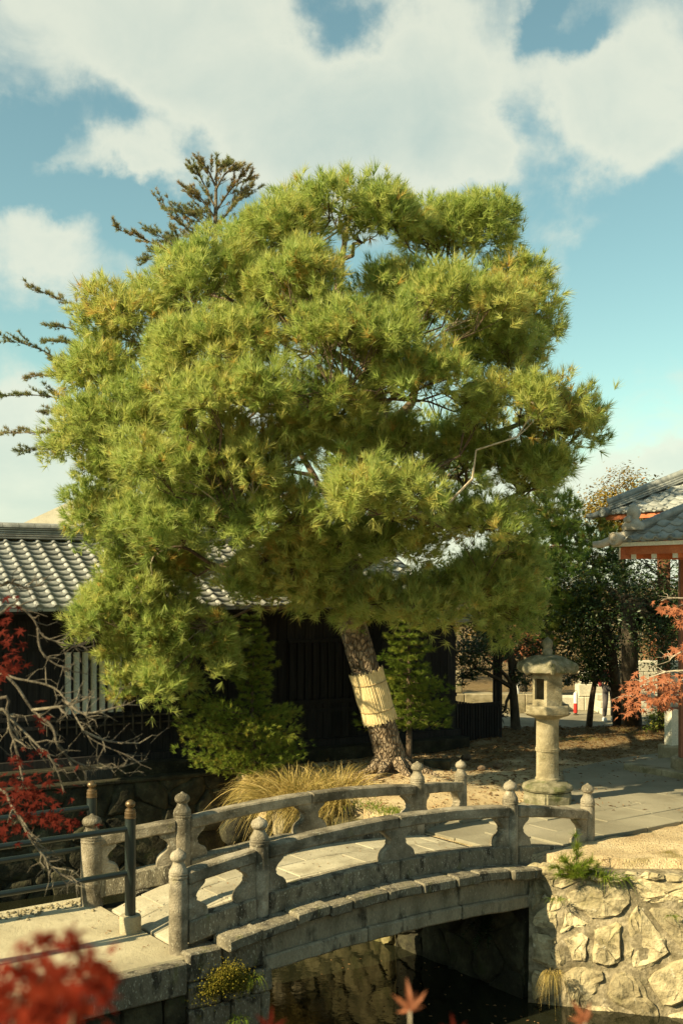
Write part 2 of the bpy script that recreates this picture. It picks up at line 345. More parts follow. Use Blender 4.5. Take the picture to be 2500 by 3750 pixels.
def soil_mat():
    m, nt, n, out, bs = _nodes('sandy_soil'); L = nt.links.new
    g = n.new('ShaderNodeNewGeometry'); vec = g.outputs['Position']
    sep = n.new('ShaderNodeSeparateXYZ'); L(vec, sep.inputs[0])
    r = ramp_node(n, [(.40, .29, .155), (.54, .42, .24), (.63, .51, .32)], .3, .7); L(noise_node(nt, vec, 1.6, 8), r.inputs[0]); c = r.outputs[0]
    # the bare sand darkens to needle litter and moss further in among the trees
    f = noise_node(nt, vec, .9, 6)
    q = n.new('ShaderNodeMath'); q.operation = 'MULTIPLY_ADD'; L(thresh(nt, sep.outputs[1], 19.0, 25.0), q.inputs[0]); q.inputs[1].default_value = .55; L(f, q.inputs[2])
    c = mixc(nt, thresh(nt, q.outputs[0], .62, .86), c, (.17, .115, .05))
    c = mixc(nt, thresh(nt, noise_node(nt, vec, 1.3, 7), .60, .72), c, (.19, .15, .035))
    c = mixc(nt, thresh(nt, noise_node(nt, vec, 34, 4), .58, .66), c, (.15, .09, .045))
    c = mixc(nt, thresh(nt, noise_node(nt, vec, 60, 3), .60, .66), c, (.62, .52, .36))
    L(c, bs.inputs['Base Color']); bs.inputs['Roughness'].default_value = .96; bs.inputs['Specular IOR Level'].default_value = .1
    bp = n.new('ShaderNodeBump'); bp.inputs['Strength'].default_value = .8; bp.inputs['Distance'].default_value = .05
    a = n.new('ShaderNodeMath'); a.operation = 'ADD'; L(noise_node(nt, vec, 9, 7, .65), a.inputs[0]); L(noise_node(nt, vec, 45, 4), a.inputs[1])
    L(a.outputs[0], bp.inputs['Height']); L(bp.outputs[0], bs.inputs['Normal'])
    return m
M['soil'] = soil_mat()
def water_mat():
    m, nt, n, out, bs = _nodes('still_dark_water'); L = nt.links.new
    g = n.new('ShaderNodeNewGeometry')
    bs.inputs['Base Color'].default_value = (.012, .013, .007, 1); bs.inputs['Roughness'].default_value = .03; bs.inputs['IOR'].default_value = 1.33
    bs.inputs['Specular IOR Level'].default_value = .5
    bp = n.new('ShaderNodeBump'); bp.inputs['Strength'].default_value = .16; bp.inputs['Distance'].default_value = .02
    L(noise_node(nt, g.outputs['Position'], 5, 3), bp.inputs['Height']); L(bp.outputs[0], bs.inputs['Normal'])
    return m
M['water'] = water_mat()

# ------------------------------------------------------------------ ground, water
WATER_Z = -1.8
RB = [B(3.98, -.10), (4.35, 13.95, 0), (30, 6.5, 0), (60, 40, 0), (-40, 60, 0), H(-20, .15), H(3.4, .15), (-1.15, 19.25, 0), (-.25, 17.95, 0), (.55, 16.95, 0), B(3.98, 2.2)]
RB = [(p[0], p[1]) for p in RB]
LB = [(p[0], p[1]) for p in (B(-.15, -.12), B(-.15, 2.3), B(-25, 2.3), B(-25, -.12))]
ASPH = [(3.75, 18.4), (4.25, 21.0), (5.75, 22.4), (8.5, 24.4), (14, 20), (9.0, 16.5), (5.75, 17.2)]
def inside(X, Y, poly):
    r = np.zeros(X.shape, bool); n = len(poly)
    for i in range(n):
        x0, y0 = poly[i]; x1, y1 = poly[(i + 1) % n]
        c = ((y0 > Y) != (y1 > Y)) & (X < (x1 - x0) * (Y - y0) / ((y1 - y0) if y1 != y0 else 1e-9) + x0)
        r ^= c
    return r
def bumps(x, y):
    return (noise.noise(Vector((x * .8, y * .8, 3))) * .05 + noise.noise(Vector((x * 2.3, y * 2.3, 7))) * .025 + noise.noise(Vector((x * 6, y * 6, 1))) * .012)
TRUNK0 = gnd(1425, 2835, .10)
def hill(x, y):
    r = math.hypot(x - TRUNK0.x, y - TRUNK0.y)
    z = .16 * math.exp(-(r / 1.6) ** 2)
    z += .16 / (1 + math.exp(-(y - 23.3) * 2.0)) * (1 if y < 26 else math.exp(-((y - 26) / .8) ** 2)) * (1 / (1 + math.exp(-(x - 2.2) * 2)))
    return z
def slabmask(x, y):
    d = Vector((x, y, 0)) - BO; s = d.dot(U); w = d.dot(V)
    return 3.9 < s < 9.6 and -.05 < w < 2.5
def build_ground():
    xs = np.concatenate([-np.geomspace(3000, 13, 22)[:-1], np.arange(-12, 14.01, .13), np.geomspace(15, 3000, 22)])
    ys = np.concatenate([-np.geomspace(3000, 6, 18)[:-1], np.arange(-5, 2, 1.0), np.arange(2, 33, .13), np.geomspace(34, 3000, 24)])
    X, Y = np.meshgrid(xs, ys); Z = np.full(X.shape, -2.7)
    rb = inside(X, Y, RB); lb = inside(X, Y, LB)
    far = (Y > 60) | (np.abs(X) > 40)
    nearb = (Y < 2.9); nl = (X < -2.75) & (Y < 8.2) & (Y >= 2.9)
    asp = inside(X, Y, ASPH)
    Z[rb | far] = 0.0; Z[lb] = -.45; Z[nearb] = 1.85; Z[nl] = .5
    for j in range(len(ys)):
        if not 12 < ys[j] < 33: continue
        for i in range(len(xs)):
            if rb[j, i] and -12 < xs[i] < 14:
                x, y = xs[i], ys[j]
                if asp[j, i]: Z[j, i] = -.05
                elif slabmask(x, y): Z[j, i] = -.12
                elif y > 26.3 and x > 1.2: Z[j, i] = -.08
                else: Z[j, i] = hill(x, y) + bumps(x, y)
    nx, ny = len(xs), len(ys); idx = np.arange(nx * ny).reshape(ny, nx)
    F4 = np.stack([idx[:-1, :-1], idx[:-1, 1:], idx[1:, 1:], idx[1:, :-1]], -1).reshape(-1, 4)
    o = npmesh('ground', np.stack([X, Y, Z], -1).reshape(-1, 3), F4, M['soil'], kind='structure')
    o.data.polygons.foreach_set('use_smooth', np.ones(len(F4), bool))
build_ground()
MB().add([(-16, 2.5, WATER_Z), (16, 2.5, WATER_Z), (16, 22, WATER_Z), (-16, 26, WATER_Z)], [(0, 1, 2, 3)]).build('water', M['water'], kind='structure')

# left causeway: solid body and its top
def prism(poly, z0, z1):
    return MB().extrude([Vector((p[0], p[1], z0)) for p in poly], Vector((0, 0, z1 - z0)))
prism([(p.x, p.y) for p in (B(-.95, -.18), B(-.95, 2.55), B(-14, 2.45), B(-14, -.18))], -.6, -.32).build('path', M['path'], kind='structure', bevel=.02)
prism([(p.x, p.y) for p in (B(-.10, -.10), B(-.10, 2.2), B(-.93, 2.2), B(-.93, -.10))], -2.6, -.36).build('bank_core', M['darkstone'], kind='structure')
o = MB().add([Vector((p[0], p[1], .0)) for p in ASPH], [tuple(range(len(ASPH)))]).build('paved_yard', M['asphalt'], kind='structure')

pv = MB().add([B(3.9, -.02, -.06), B(9.55, -.02, -.06), B(9.55, 2.45, -.06), B(3.9, 2.45, -.06)], [(0, 1, 2, 3)]).build('pavement', M['soil'], kind='structure')
w0 = 0.0
for row, wd in enumerate((.62, .60, .64, .56)):
    s0 = 3.95 - .3 * (row % 2)
    while s0 < 9.4:
        L_ = rnd.uniform(.75, 1.15); a, b = max(s0, 3.95) + .008, min(s0 + L_, 9.5) - .008
        if b - a > .1:
            zt = -.02 + .02 * min(1, (a - 3.9)) + rnd.uniform(-.006, .006)
            c = B((a + b) / 2, w0 + wd / 2, zt - .03)
            MB().box(c, U * (b - a) / 2, V * (wd / 2 - .008), Vector((0, 0, .03)), .003).build('paving_slab', M['asphalt'], pv, bevel=.006)
        s0 += L_
    w0 += wd

# ------------------------------------------------------------------ stone walls of fitted stones
def clip(poly, px, py, nx, ny):
    out = []
    for i in range(len(poly)):
        a, b = poly[i], poly[(i + 1) % len(poly)]
        da = (a[0] - px) * nx + (a[1] - py) * ny; db = (b[0] - px) * nx + (b[1] - py) * ny
        if da <= 0: out.append(a)
        if (da < 0 < db) or (db < 0 < da):
            t = da / (da - db); out.append((a[0] + (b[0] - a[0]) * t, a[1] + (b[1] - a[1]) * t))
    return out
def cells(seeds, w, h, ay=1.0):
    res = []
    for i, (x, y) in enumerate(seeds):
        poly = [(0, 0), (w, 0), (w, h), (0, h)]
        for j, (a, b) in enumerate(seeds):
            if i == j or abs(a - x) > 2.5 or abs(b - y) > 2.5: continue
            poly = clip(poly, (x + a) / 2, (y + b) / 2, a - x, (b - y) * ay)
            if len(poly) < 3: break
        if len(poly) >= 3: res.append(poly)
    return res
def stonewall(root, P0, dirv, length, ztop, zbot, nrm, n, mats, backmat, proud=.07, gap=.018, batter=0.0, aspect=1.0, rough=.02, minr=None, seed=1, erode=0):
    rg = random.Random(seed); h = ztop - zbot
    P0 = Vector(P0); dirv = Vector(dirv).normalized(); nrm = Vector(nrm).normalized()
    def P(x, y, o):                       # y measured from the bottom
        return P0 + dirv * x + Vector((0, 0, zbot + y)) + nrm * (o + batter * (1 - y / h))
    seeds = []; md = math.sqrt(length * h / n) * .74; tries = 0
    while len(seeds) < n and tries < 6000:
        tries += 1; p = (rg.uniform(0, length), rg.uniform(0, h)); m_ = md * rg.uniform(.40, 1.35)
        if all(math.hypot(p[0] - q[0], (p[1] - q[1]) * aspect) > m_ for q in seeds): seeds.append(p)
    # backing of mortar and rubble, uneven
    bk = MB(); nx, ny = max(4, int(length / .08)), max(4, int(h / .08)); g = []
    for j in range(ny + 1):
        for i in range(nx + 1):
            x, y = length * i / nx, h * j / ny
            g.append(P(x, y, noise.noise(P(x, y, 0) * 3.1) * .04 + noise.noise(P(x, y, 0) * 9) * .03 + .01))
    bk.add(g, [(j * (nx + 1) + i, j * (nx + 1) + i + 1, (j + 1) * (nx + 1) + i + 1, (j + 1) * (nx + 1) + i) for j in range(ny) for i in range(nx)])
    k = len(bk.v)
    bk.add([P(0, h, 0), P(length, h, 0), P(length, h, -.3 - batter), P(0, h, -.3 - batter)], [(0, 1, 2, 3)])
    bk.add([P(0, 0, 0), P(0, h, 0), P(0, h, -.3), P(0, 0, -.3)], [(0, 1, 2, 3)])
    bk.build('mortar', backmat, root, smooth=True)
    for poly in cells(seeds, length, h, aspect ** 2):
        cx = sum(p[0] for p in poly) / len(poly); cy = sum(p[1] for p in poly) / len(poly)
        # rounder outline: cut the corners, jitter
        q = []
        for i in range(len(poly)):
            a, b = poly[i], poly[(i + 1) % len(poly)]
            for t in (.16 + rg.uniform(-.08, .08), .5, .84 + rg.uniform(-.08, .08)): q.append((a[0] + (b[0] - a[0]) * t, a[1] + (b[1] - a[1]) * t))
        def ring(sh, off, jt):
            r = []
            for (x, y) in q:
                d = math.hypot(x - cx, y - cy) + 1e-6; f = max(.1, 1 - sh / d)
                x2 = min(max(cx + (x - cx) * f + rg.uniform(-jt, jt), 0.0), length); y2 = min(max(cy + (y - cy) * f + rg.uniform(-jt, jt), 0.0), h)
                r.append(P(x2, y2, off + rg.uniform(-jt, jt) * .6))
            return r
        pr = proud * rg.uniform(.5, 1.25); tl = (rg.uniform(-.03, .03), rg.uniform(-.03, .03))
        m = MB(); n_ = len(q)
        r0 = ring(gap, -.05, 0); r1 = ring(gap + .004, pr * .55, rough * .5); r2 = ring(gap + .035, pr, rough); r3 = ring(gap + .11, pr * 1.12, rough)
        vs = r0 + r1 + r2 + r3 + [P(cx, cy, pr * rg.uniform(.95, 1.3))]
        fs = []
        for k in range(3):
            for i in range(n_): fs.append((k * n_ + i, k * n_ + (i + 1) % n_, (k + 1) * n_ + (i + 1) % n_, (k + 1) * n_ + i))
        for i in range(n_): fs.append((3 * n_ + i, 3 * n_ + (i + 1) % n_, 4 * n_))
        ob = m.add(vs, fs).build('stone', rg.choice(mats), root, smooth=True)
        if erode:
            bm = bmesh.new(); bm.from_mesh(ob.data); bmesh.ops.subdivide_edges(bm, edges=bm.edges[:], cuts=2, use_grid_fill=True); bmesh.ops.triangulate(bm, faces=bm.faces[:]); off = wloc(root)
            for v in bm.verts:
                p = v.co + off; v.co += nrm * (erode * (noise.noise(p * 4.5) * .9 + noise.noise(p * 11) * .7 + noise.noise(p * 26) * .35)) + dirv * erode * .5 * noise.noise(p * 9 + Vector((5, 0, 0)))
            bm.normal_update()
            for f in bm.faces: f.smooth = True
            for e in bm.edges:
                if len(e.link_faces) == 2 and e.calc_face_angle(0) > .42: e.smooth = False
            bm.to_mesh(ob.data); bm.free()

wq = Vector((.963, -.27, 0)).normalized(); wn = Vector((-.27, -.963, 0)).normalized()
rw = thing('retaining_wall', 'sunlit wall of big rough tan stones set in mortar, right of the bridge arch', 'stone wall', B(3.9, -.27, -1.8))
stonewall(rw, B(3.93, -.25), wq, 7.0, -.13, -2.3, wn, 58, [M['wallstone']], M['mortar'], .045, .05, .22, 1.15, .03, seed=6, erode=.024)
rr = random.Random(3)
for i in range(26):          # broken rubble along the rim
    x = .1 + i * .17 + rr.uniform(-.05, .05); r = rr.uniform(.05, .12)
    c = B(3.93, -.25) + wq * x + wn * rr.uniform(-.10, .06) + Vector((0, 0, -.12 + rr.uniform(-.06, .02)))
    m = MB(); rings = []
    for k in range(5):
        ph = math.pi * (k + .35) / 5.7
        rings.append([c + Vector((math.cos(a) * r * 1.4 * math.sin(ph), math.sin(a) * r * math.sin(ph), -math.cos(ph) * r * .7)) + Vector((rr.uniform(-.25, .25), rr.uniform(-.25, .25), rr.uniform(-.2, .2))) * r for a in [2 * math.pi * q / 7 for q in range(7)]])
    m.rings(rings).build('rim_stone', M['wallstone'], rw)
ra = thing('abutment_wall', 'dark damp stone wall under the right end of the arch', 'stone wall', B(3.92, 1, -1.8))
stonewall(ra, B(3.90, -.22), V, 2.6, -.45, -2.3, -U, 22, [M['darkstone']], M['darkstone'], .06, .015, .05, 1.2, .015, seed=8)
rp = thing('bank_wall', 'lit mossy stone bank under the dry grass, beyond the arch', 'stone wall', (0, 17.2, -1.8))
e0 = B(3.88, 2.35); e1 = Vector((-1.25, 19.05, 0)); dv = (e1 - e0)
stonewall(rp, e0, dv, dv.length, -.16, -2.3, Vector((-.80, -.60, 0)), 44, [M['mossstone']], M['mossstone'], .08, .02, .1, 1.0, .02, seed=12)

# ------------------------------------------------------------------ the bridge
SM = 1.91
def zc(s): return -.0288 * (s - SM) ** 2
br = thing('stone_bridge', 'small arched stone bridge with carved railings and onion topped posts', 'bridge', B(SM, .9, -.5))
def lerp(a, b, t): return a + (b - a) * t
def beam(path, zlo, zhi, wid, name, mt, n=8, bevel=.012, jz=0.0):
    """path: ((s0,w0),(s1,w1)); a curved stone beam following the arch"""
    (s0, a0), (s1, a1) = path; rings = []
    t = (B(s1, a1) - B(s0, a0)).normalized(); side = Vector((-t.y, t.x, 0))
    for i in range(n + 1):
        f = i / n; s = lerp(s0, s1, f); c = B(s, lerp(a0, a1, f))
        j1, j2 = rnd.uniform(-jz, jz), rnd.uniform(-jz, jz)
        rings.append([c + side * wid / 2 + Vector((0, 0, zlo(s))), c - side * wid / 2 + Vector((0, 0, zlo(s) + j2)), c - side * (wid / 2 + j1) + Vector((0, 0, zhi(s) + j1)), c + side * (wid / 2 + j1) + Vector((0, 0, zhi(s) + j2))])
    return MB().rings(rings).build(name, mt, br, bevel=bevel)
NE = {'a': [(-.99, 0), (0, 0), (3.83, 0), (5.32, 0)], 'b': [(-1.02, 2.17), (0, 1.80), (3.83, 1.88), (5.28, 2.55)]}
def newel(s, w, base, top, k):
    p = [(.104, 0), (.104, top - base - .33)]
    for (r, d) in ((.100, .315), (.108, .305), (.108, .285), (.099, .280), (.106, .272), (.106, .255), (.097, .25), (.103, .243), (.099, .225), (.080, .195), (.066, .165), (.060, .145), (.062, .132), (.080, .122), (.091, .100), (.092, .078), (.080, .050), (.055, .030), (.026, .016), (.012, 0.0)):
        p.append((r, top - base - d * (1 if k < 1.15 else 1.1)))
    p = [(r * k, z) for r, z in p]
    MB().lathe(B(s, w, base), p, 22, .012).build('newel_post', M['granite'], br, smooth=True)
TOPS = [.77, .98, .985, .786]; BASE = [-.34, -.10, -.10, -.10]
for side, kk in (('a', (.96, 1.02, .98, .94)), ('b', (1.28, 1.03, 1.0, .94))):
    for (s, w), t, b, k in zip(NE[side], TOPS, BASE, kk): newel(s, w, b, t, k)
HPROF = [(.215, 1), (.215, .90), (.19, .84), (.145, .76), (.115, .67), (.105, .60), (.125, .55), (.110, .51), (.145, .42), (.20, .34), (.235, .24), (.25, .12), (.25, 0)]
def bracket(s, w, tdir, half, wk=1.0):
    t = tdir; side = Vector((-t.y, t.x, 0)); z0, z1 = .232 + zc(s), .622 + zc(s)
    if half == 0:
        pr = [(x, z) for x, z in HPROF] + [(-x, z) for x, z in reversed(HPROF)]
    else:
        pr = [(half * max(.02, x - .015), z) for x, z in HPROF] + [(0, 0), (0, 1)]
    poly = []
    for x, z in pr:
        ss = s + x * t.dot(U)
        poly.append(B(s, w) + t * x * wk + Vector((0, 0, lerp(.232 + zc(ss), .622 + zc(ss), z))) - side * .065)
    MB().extrude(poly, side * .13).build('bracket_stone', M['granite'], br, bevel=.008)
for side in 'ab':
    N = NE[side]
    for i in range(3):
        (s0, a0), (s1, a1) = N[i], N[i + 1]; d = (B(s1, a1) - B(s0, a0)); Ln = d.length; d.normalize()
        f0 = .085 / Ln; p0 = (lerp(s0, s1, f0), lerp(a0, a1, f0)); p1 = (lerp(s0, s1, 1 - f0), lerp(a0, a1, 1 - f0))
        hs = 2 if i == 1 else 1
        for q in range(hs):
            qa = (lerp(p0[0], p1[0], q / hs), lerp(p0[1], p1[1], q / hs)); qb = (lerp(p0[0], p1[0], (q + 1) / hs) - (.006 if q + 1 < hs else 0), lerp(p0[1], p1[1], (q + 1) / hs))
            beam((qa, qb), lambda s: .615 + zc(s), lambda s: .757 + zc(s), .18, 'handrail', M['granite'], 10, .018, .004)
            beam((qa, qb), lambda s: .00 + zc(s), lambda s: .236 + zc(s), .20, 'sill_beam', M['granite_dark'], 10, .014, .004)
        bracket(p0[0], p0[1], d, 1); bracket(p1[0], p1[1], d, -1)
        if i == 1: bracket((p0[0] + p1[0]) / 2, (p0[1] + p1[1]) / 2, d, 0)
# deck slabs, three lengths across
w0 = .10
for r_, wd in enumerate((.58, .54, .60)):
    s0 = -.95 - .35 * r_
    while s0 < 3.9:
        L_ = rnd.uniform(.8, 1.3); a, b = max(s0, -.93) + .006, min(s0 + L_, 3.9) - .006
        if b - a > .12:
            beam(((a, w0 + wd / 2), (b, w0 + wd / 2)), lambda s: -.12 + zc(s), lambda s: .045 + zc(s) + .135 * min(0, s) , wd - .012, 'deck_slab', M['slab'], 6, .007, .003)
        s0 += L_
    w0 += wd
# girder faces, soffit and projecting kerb stones
def gtop(s): return -.08 + zc(s)
def gbot(s): return -.525 + .62 * zc(s)
for (a, b) in ((-.12, 1.28), (1.285, 2.72), (2.725, 4.02)):
    beam(((a, -.11), (b, -.11)), gbot, gtop, .26, 'arch_stone', M['archstone'], 8, .015, .006)
    beam(((a, -.17), (b, -.17)), lambda s: gbot(s) - .035, lambda s: gbot(s) + .13, .26, 'arch_rib', M['archstone'], 8, .02, .008)
    beam(((a, 1.98), (b, 1.98)), gbot, gtop, .26, 'arch_stone', M['archstone'], 8, .015, .006)
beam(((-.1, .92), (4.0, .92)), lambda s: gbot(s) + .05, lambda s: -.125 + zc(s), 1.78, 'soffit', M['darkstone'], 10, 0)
s0 = -.62; i = 0
while s0 < 4.02:
    L_ = rnd.uniform(.30, .62); b = min(s0 + L_, 4.08)
    dz = rnd.uniform(-.015, .015); pr = rnd.uniform(-.03, .03)
    beam(((s0 + .004, -.225 - pr), (b - .004, -.225 - pr)), lambda s: -.115 + zc(s) + dz, lambda s: .015 + zc(s) + dz, .36 , 'kerb_stone', M['granite_dark'], 3, .02, .010)
    beam(((s0 + .004, 2.0 + pr), (b - .004, 2.0 + pr)), lambda s: -.078 + zc(s) + dz, lambda s: .0 + zc(s) + dz, .3, 'kerb_stone', M['granite_dark'], 3, .02, .010)
    s0 = b
# left pier of squared blocks and the causeway face
ab = thing('pier_wall', 'mossy squared stone blocks under the left end of the bridge', 'stone wall', B(-.5, -.3, -1.8))
def blocks(root, s_a, s_b, w, zt, zb, hmin, hmax, lmin, lmax, mt, nm='block', step=0.0):
    z = zt; k = 0
    while z > zb:
        hh = rnd.uniform(hmin, hmax); s0 = s_a - (rnd.uniform(0, .2))
        while s0 < s_b:
            ll = rnd.uniform(lmin, lmax); a, b = max(s_a, s0), min(s_b, s0 + ll)
            if b - a > .06:
                o = rnd.uniform(-.025, .03)
                MB().box(B((a + b) / 2, w + .12 - o - k * step, z - hh / 2), U * ((b - a) / 2 - .006), V * .15, Vector((0, 0, hh / 2 - .006)), .012).build(nm, mt, root, bevel=.022)
            s0 += ll
        z -= hh; k += 1
blocks(ab, -1.02, -.02, -.24, -.26, -2.3, .24, .34, .34, .60, M['granite_dark'], step=.012)
MB().box(B(-.5, -.02, -1.35), U * .5, V * .1, Vector((0, 0, .95))).build('wall_core', M['darkstone'], ab)
cw = thing('causeway_wall', 'weathered coping and dark stones below the left path', 'stone wall', B(-4, -.3, -1.8))
s0 = -1.04
while s0 > -9:
    ll = rnd.uniform(1.0, 1.7)
    MB().box(B(s0 - ll / 2, -.16, -.50), U * (ll / 2 - .006), V * .14, Vector((0, 0, .165)), .006).build('coping_stone', M['granite_dark'], cw, bevel=.015)
    s0 -= ll
blocks(cw, -9, -1.04, -.22, -.67, -2.3, .24, .40, .3, .6, M['darkstone'], step=.012)
MB().box(B(-5, .0, -1.5), U * 4, V * .1, Vector((0, 0, .85))).build('wall_core', M['darkstone'], cw)
MB().box(B(-5, 2.42, -1.45), U * 4.2, V * .15, Vector((0, 0, 1.0))).build('back_face', M['darkstone'], cw)

# ------------------------------------------------------------------ pipe railings on the causeway
def railing(base, label, d2):
    t = thing('metal_railing', label, 'railing', base, 'black pipe railings along the left path')
    d2 = Vector(d2).normalized()
    for k in range(3):
        b = base + d2 * (2.25 * k)
        MB().lathe(b, [(.118, -.02), (.120, .16), (.112, .185), (.06, .19)], 20, .01).build('footing', M['path'], t, smooth=True)
        MB().lathe(b, [(.060, .17), (.060, 1.26)], 18).build('post', M['pipe'], t, smooth=True)
        MB().lathe(b + Vector((0, 0, 1.26)), [(.062, 0), (.066, .004), (.066, .016), (.061, .02), (.064, .05), (.064, .062), (.058, .068), (.058, .092), (.052, .098), (.045, .106), (.03, .112), (.03, .118), (.046, .128), (.056, .145), (.057, .162), (.048, .180), (.028, .196), (.006, .205)], 18).build('cap', M['bronze'], t, smooth=True)
        if k < 2:
            for z in (1.145, .655):
                MB().tube([b + Vector((0, 0, z)), b + d2 * 2.25 + Vector((0, 0, z))], .034, 12).build('rail', M['pipe'], t, smooth=True)
    return t
PZ = -.32
p1 = gnd(478, 3412, PZ); p2 = gnd(337, 3300, PZ)
railing(p1, 'near black pipe railing with bronze ball cap, nearest the bridge end post', -U)
railing(p2, 'far black pipe railing beside the dark water, left of the bridge', -U)

# ------------------------------------------------------------------ stone lantern
LP = gnd(2003, 2935, .0); LP.z = -.01
def lantern():
    t = thing('stone_lantern', 'tall mossy stone lantern with mushroom roof on the right bank', 'stone lantern', LP)
    def hexr(rs, rot=.3, n=6):
        return [[LP + Vector((r * math.cos(2 * math.pi * i / n + rot), r * math.sin(2 * math.pi * i / n + rot), z)) for i in range(n)] for r, z in rs]
    MB().rings(hexr([(.43, -.1), (.44, .16), (.41, .22)])).build('plinth', M['lantern_moss'], t, bevel=.03, seg=2)
    m = MB(); n = 72; rings = []
    for (r, z, a) in ((.40, .21, .0), (.405, .245, .03), (.375, .295, .05), (.29, .335, .035), (.215, .35, .01), (.20, .375, 0)):
        rings.append([LP + Vector((1, 0, 0)) * 0 + Vector(((r + a * .5 * abs(math.sin(8 * math.pi * i / n * 1.0))) * math.cos(2 * math.pi * i / n), (r + a * .5 * abs(math.sin(8 * math.pi * i / n))) * math.sin(2 * math.pi * i / n), z)) for i in range(n)])
    m.rings(rings).build('lotus_base', M['lantern_moss'], t, smooth=True)
    MB().lathe(LP, [(.195, .37), (.197, .40), (.183, .41), (.178, .80), (.182, .835), (.194, .84), (.196, .885), (.184, .89), (.180, 1.30), (.192, 1.34), (.192, 1.37)], 36, .006).build('shaft', M['lantern'], t, smooth=True)
    m = MB(); rings = []
    for (r, z, a) in ((.19, 1.365, 0), (.23, 1.39, .02), (.31, 1.42, .03), (.36, 1.455, .015)):
        rings.append([LP + Vector(((r + a * abs(math.sin(6 * math.pi * i / n))) * math.cos(2 * math.pi * i / n + .3), (r + a * abs(math.sin(6 * math.pi * i / n))) * math.sin(2 * math.pi * i / n + .3), z)) for i in range(n)])
    m.rings(rings).build('lotus_bracket', M['lantern'], t, smooth=True)
    MB().rings(hexr([(.385, 1.45), (.395, 1.465), (.395, 1.575), (.38, 1.59)])).build('platform', M['lantern'], t, bevel=.008)
    # fire box: hexagonal ring of panels, two of them with a window opening
    rad, z0, z1 = .272, 1.588, 2.125; fb = None
    ang = [2 * math.pi * i / 6 + .31 for i in range(6)]
    for i in range(6):
        a = LP + Vector((rad * math.cos(ang[i]), rad * math.sin(ang[i]), 0)); b = LP + Vector((rad * math.cos(ang[(i + 1) % 6]), rad * math.sin(ang[(i + 1) % 6]), 0))
        mid = ((a + b) / 2 - LP).normalized(); tn = (b - a); wl = tn.length; tn.normalize(); m = MB()
        def pan(u0, u1, v0, v1, dp=.06):
            m.box(a + tn * (wl * (u0 + u1) / 2) - mid * dp / 2 + Vector((0, 0, (v0 + v1) / 2)), tn * (wl * (u1 - u0) / 2), mid * dp / 2, Vector((0, 0, (v1 - v0) / 2)))
        facing = mid.dot(Vector((-.67, -.74, 0)))
        if facing > .88 or facing < -.88:
            pan(0, .16, z0, z1); pan(.80, 1, z0, z1); pan(.16, .80, z0, z0 + .10); pan(.16, .80, z1 - .10, z1)
            m.build('window_panel', M['lantern'], t)
        else:
            pan(0, 1, z0, z1); m.build('fire_box_panel', M['lantern'], t)
    MB().lathe(LP, [(.20, 2.10), (.20, 2.128)], 12).build('fire_box_lid', M['lantern'], t)
    # mushroom roof with curled corners
    m = MB(); rings = []; n = 60
    for (r, z, lift) in ((.24, 2.12, 0), (.40, 2.118, 0), (.455, 2.135, .03), (.468, 2.195, .05), (.44, 2.245, .05), (.39, 2.285, .03), (.335, 2.335, .01), (.275, 2.372, 0), (.18, 2.396, 0), (.07, 2.405, 0)):
        ring = []
        for i in range(n):
            a = 2 * math.pi * i / n; c = max(0, math.cos(3 * (a - .55))) ** 6
            c = max(0, math.cos(6 * (a - .55))) ** 3
            q = 1 + (.05 * c - .055 * (1 - c)) * (1 if r > .3 else r / .3 * .3)
            ring.append(LP + Vector((r * q * math.cos(a), r * q * math.sin(a), z + lift * c)))
        rings.append(ring)
    m.rings(rings).build('roof', M['lantern_moss'], t, smooth=True)
    for i in range(6):
        a = 2 * math.pi * i / 6 + .55; d = Vector((math.cos(a), math.sin(a), 0)); up = Vector((0, 0, 1)); pts = []
        c = LP + d * .425 + up * 2.215
        for k in range(11):
            b = -1.9 + k * .42; rr_ = .072 * (1 - k * .045)
            pts.append(c + d * math.cos(b) * rr_ + up * math.sin(b) * rr_)
        MB().tube(pts, [.050 - .0018 * k for k in range(11)], 8).build('roof_scroll', M['lantern_moss'], t, smooth=True)
    MB().lathe(LP, [(.072, 2.395), (.080, 2.42), (.086, 2.475), (.078, 2.50), (.066, 2.505), (.070, 2.52), (.088, 2.56), (.090, 2.60), (.075, 2.64), (.045, 2.665), (.018, 2.69), (.004, 2.70)], 18, .01).build('jewel', M['lantern_moss'], t, smooth=True)
lantern()

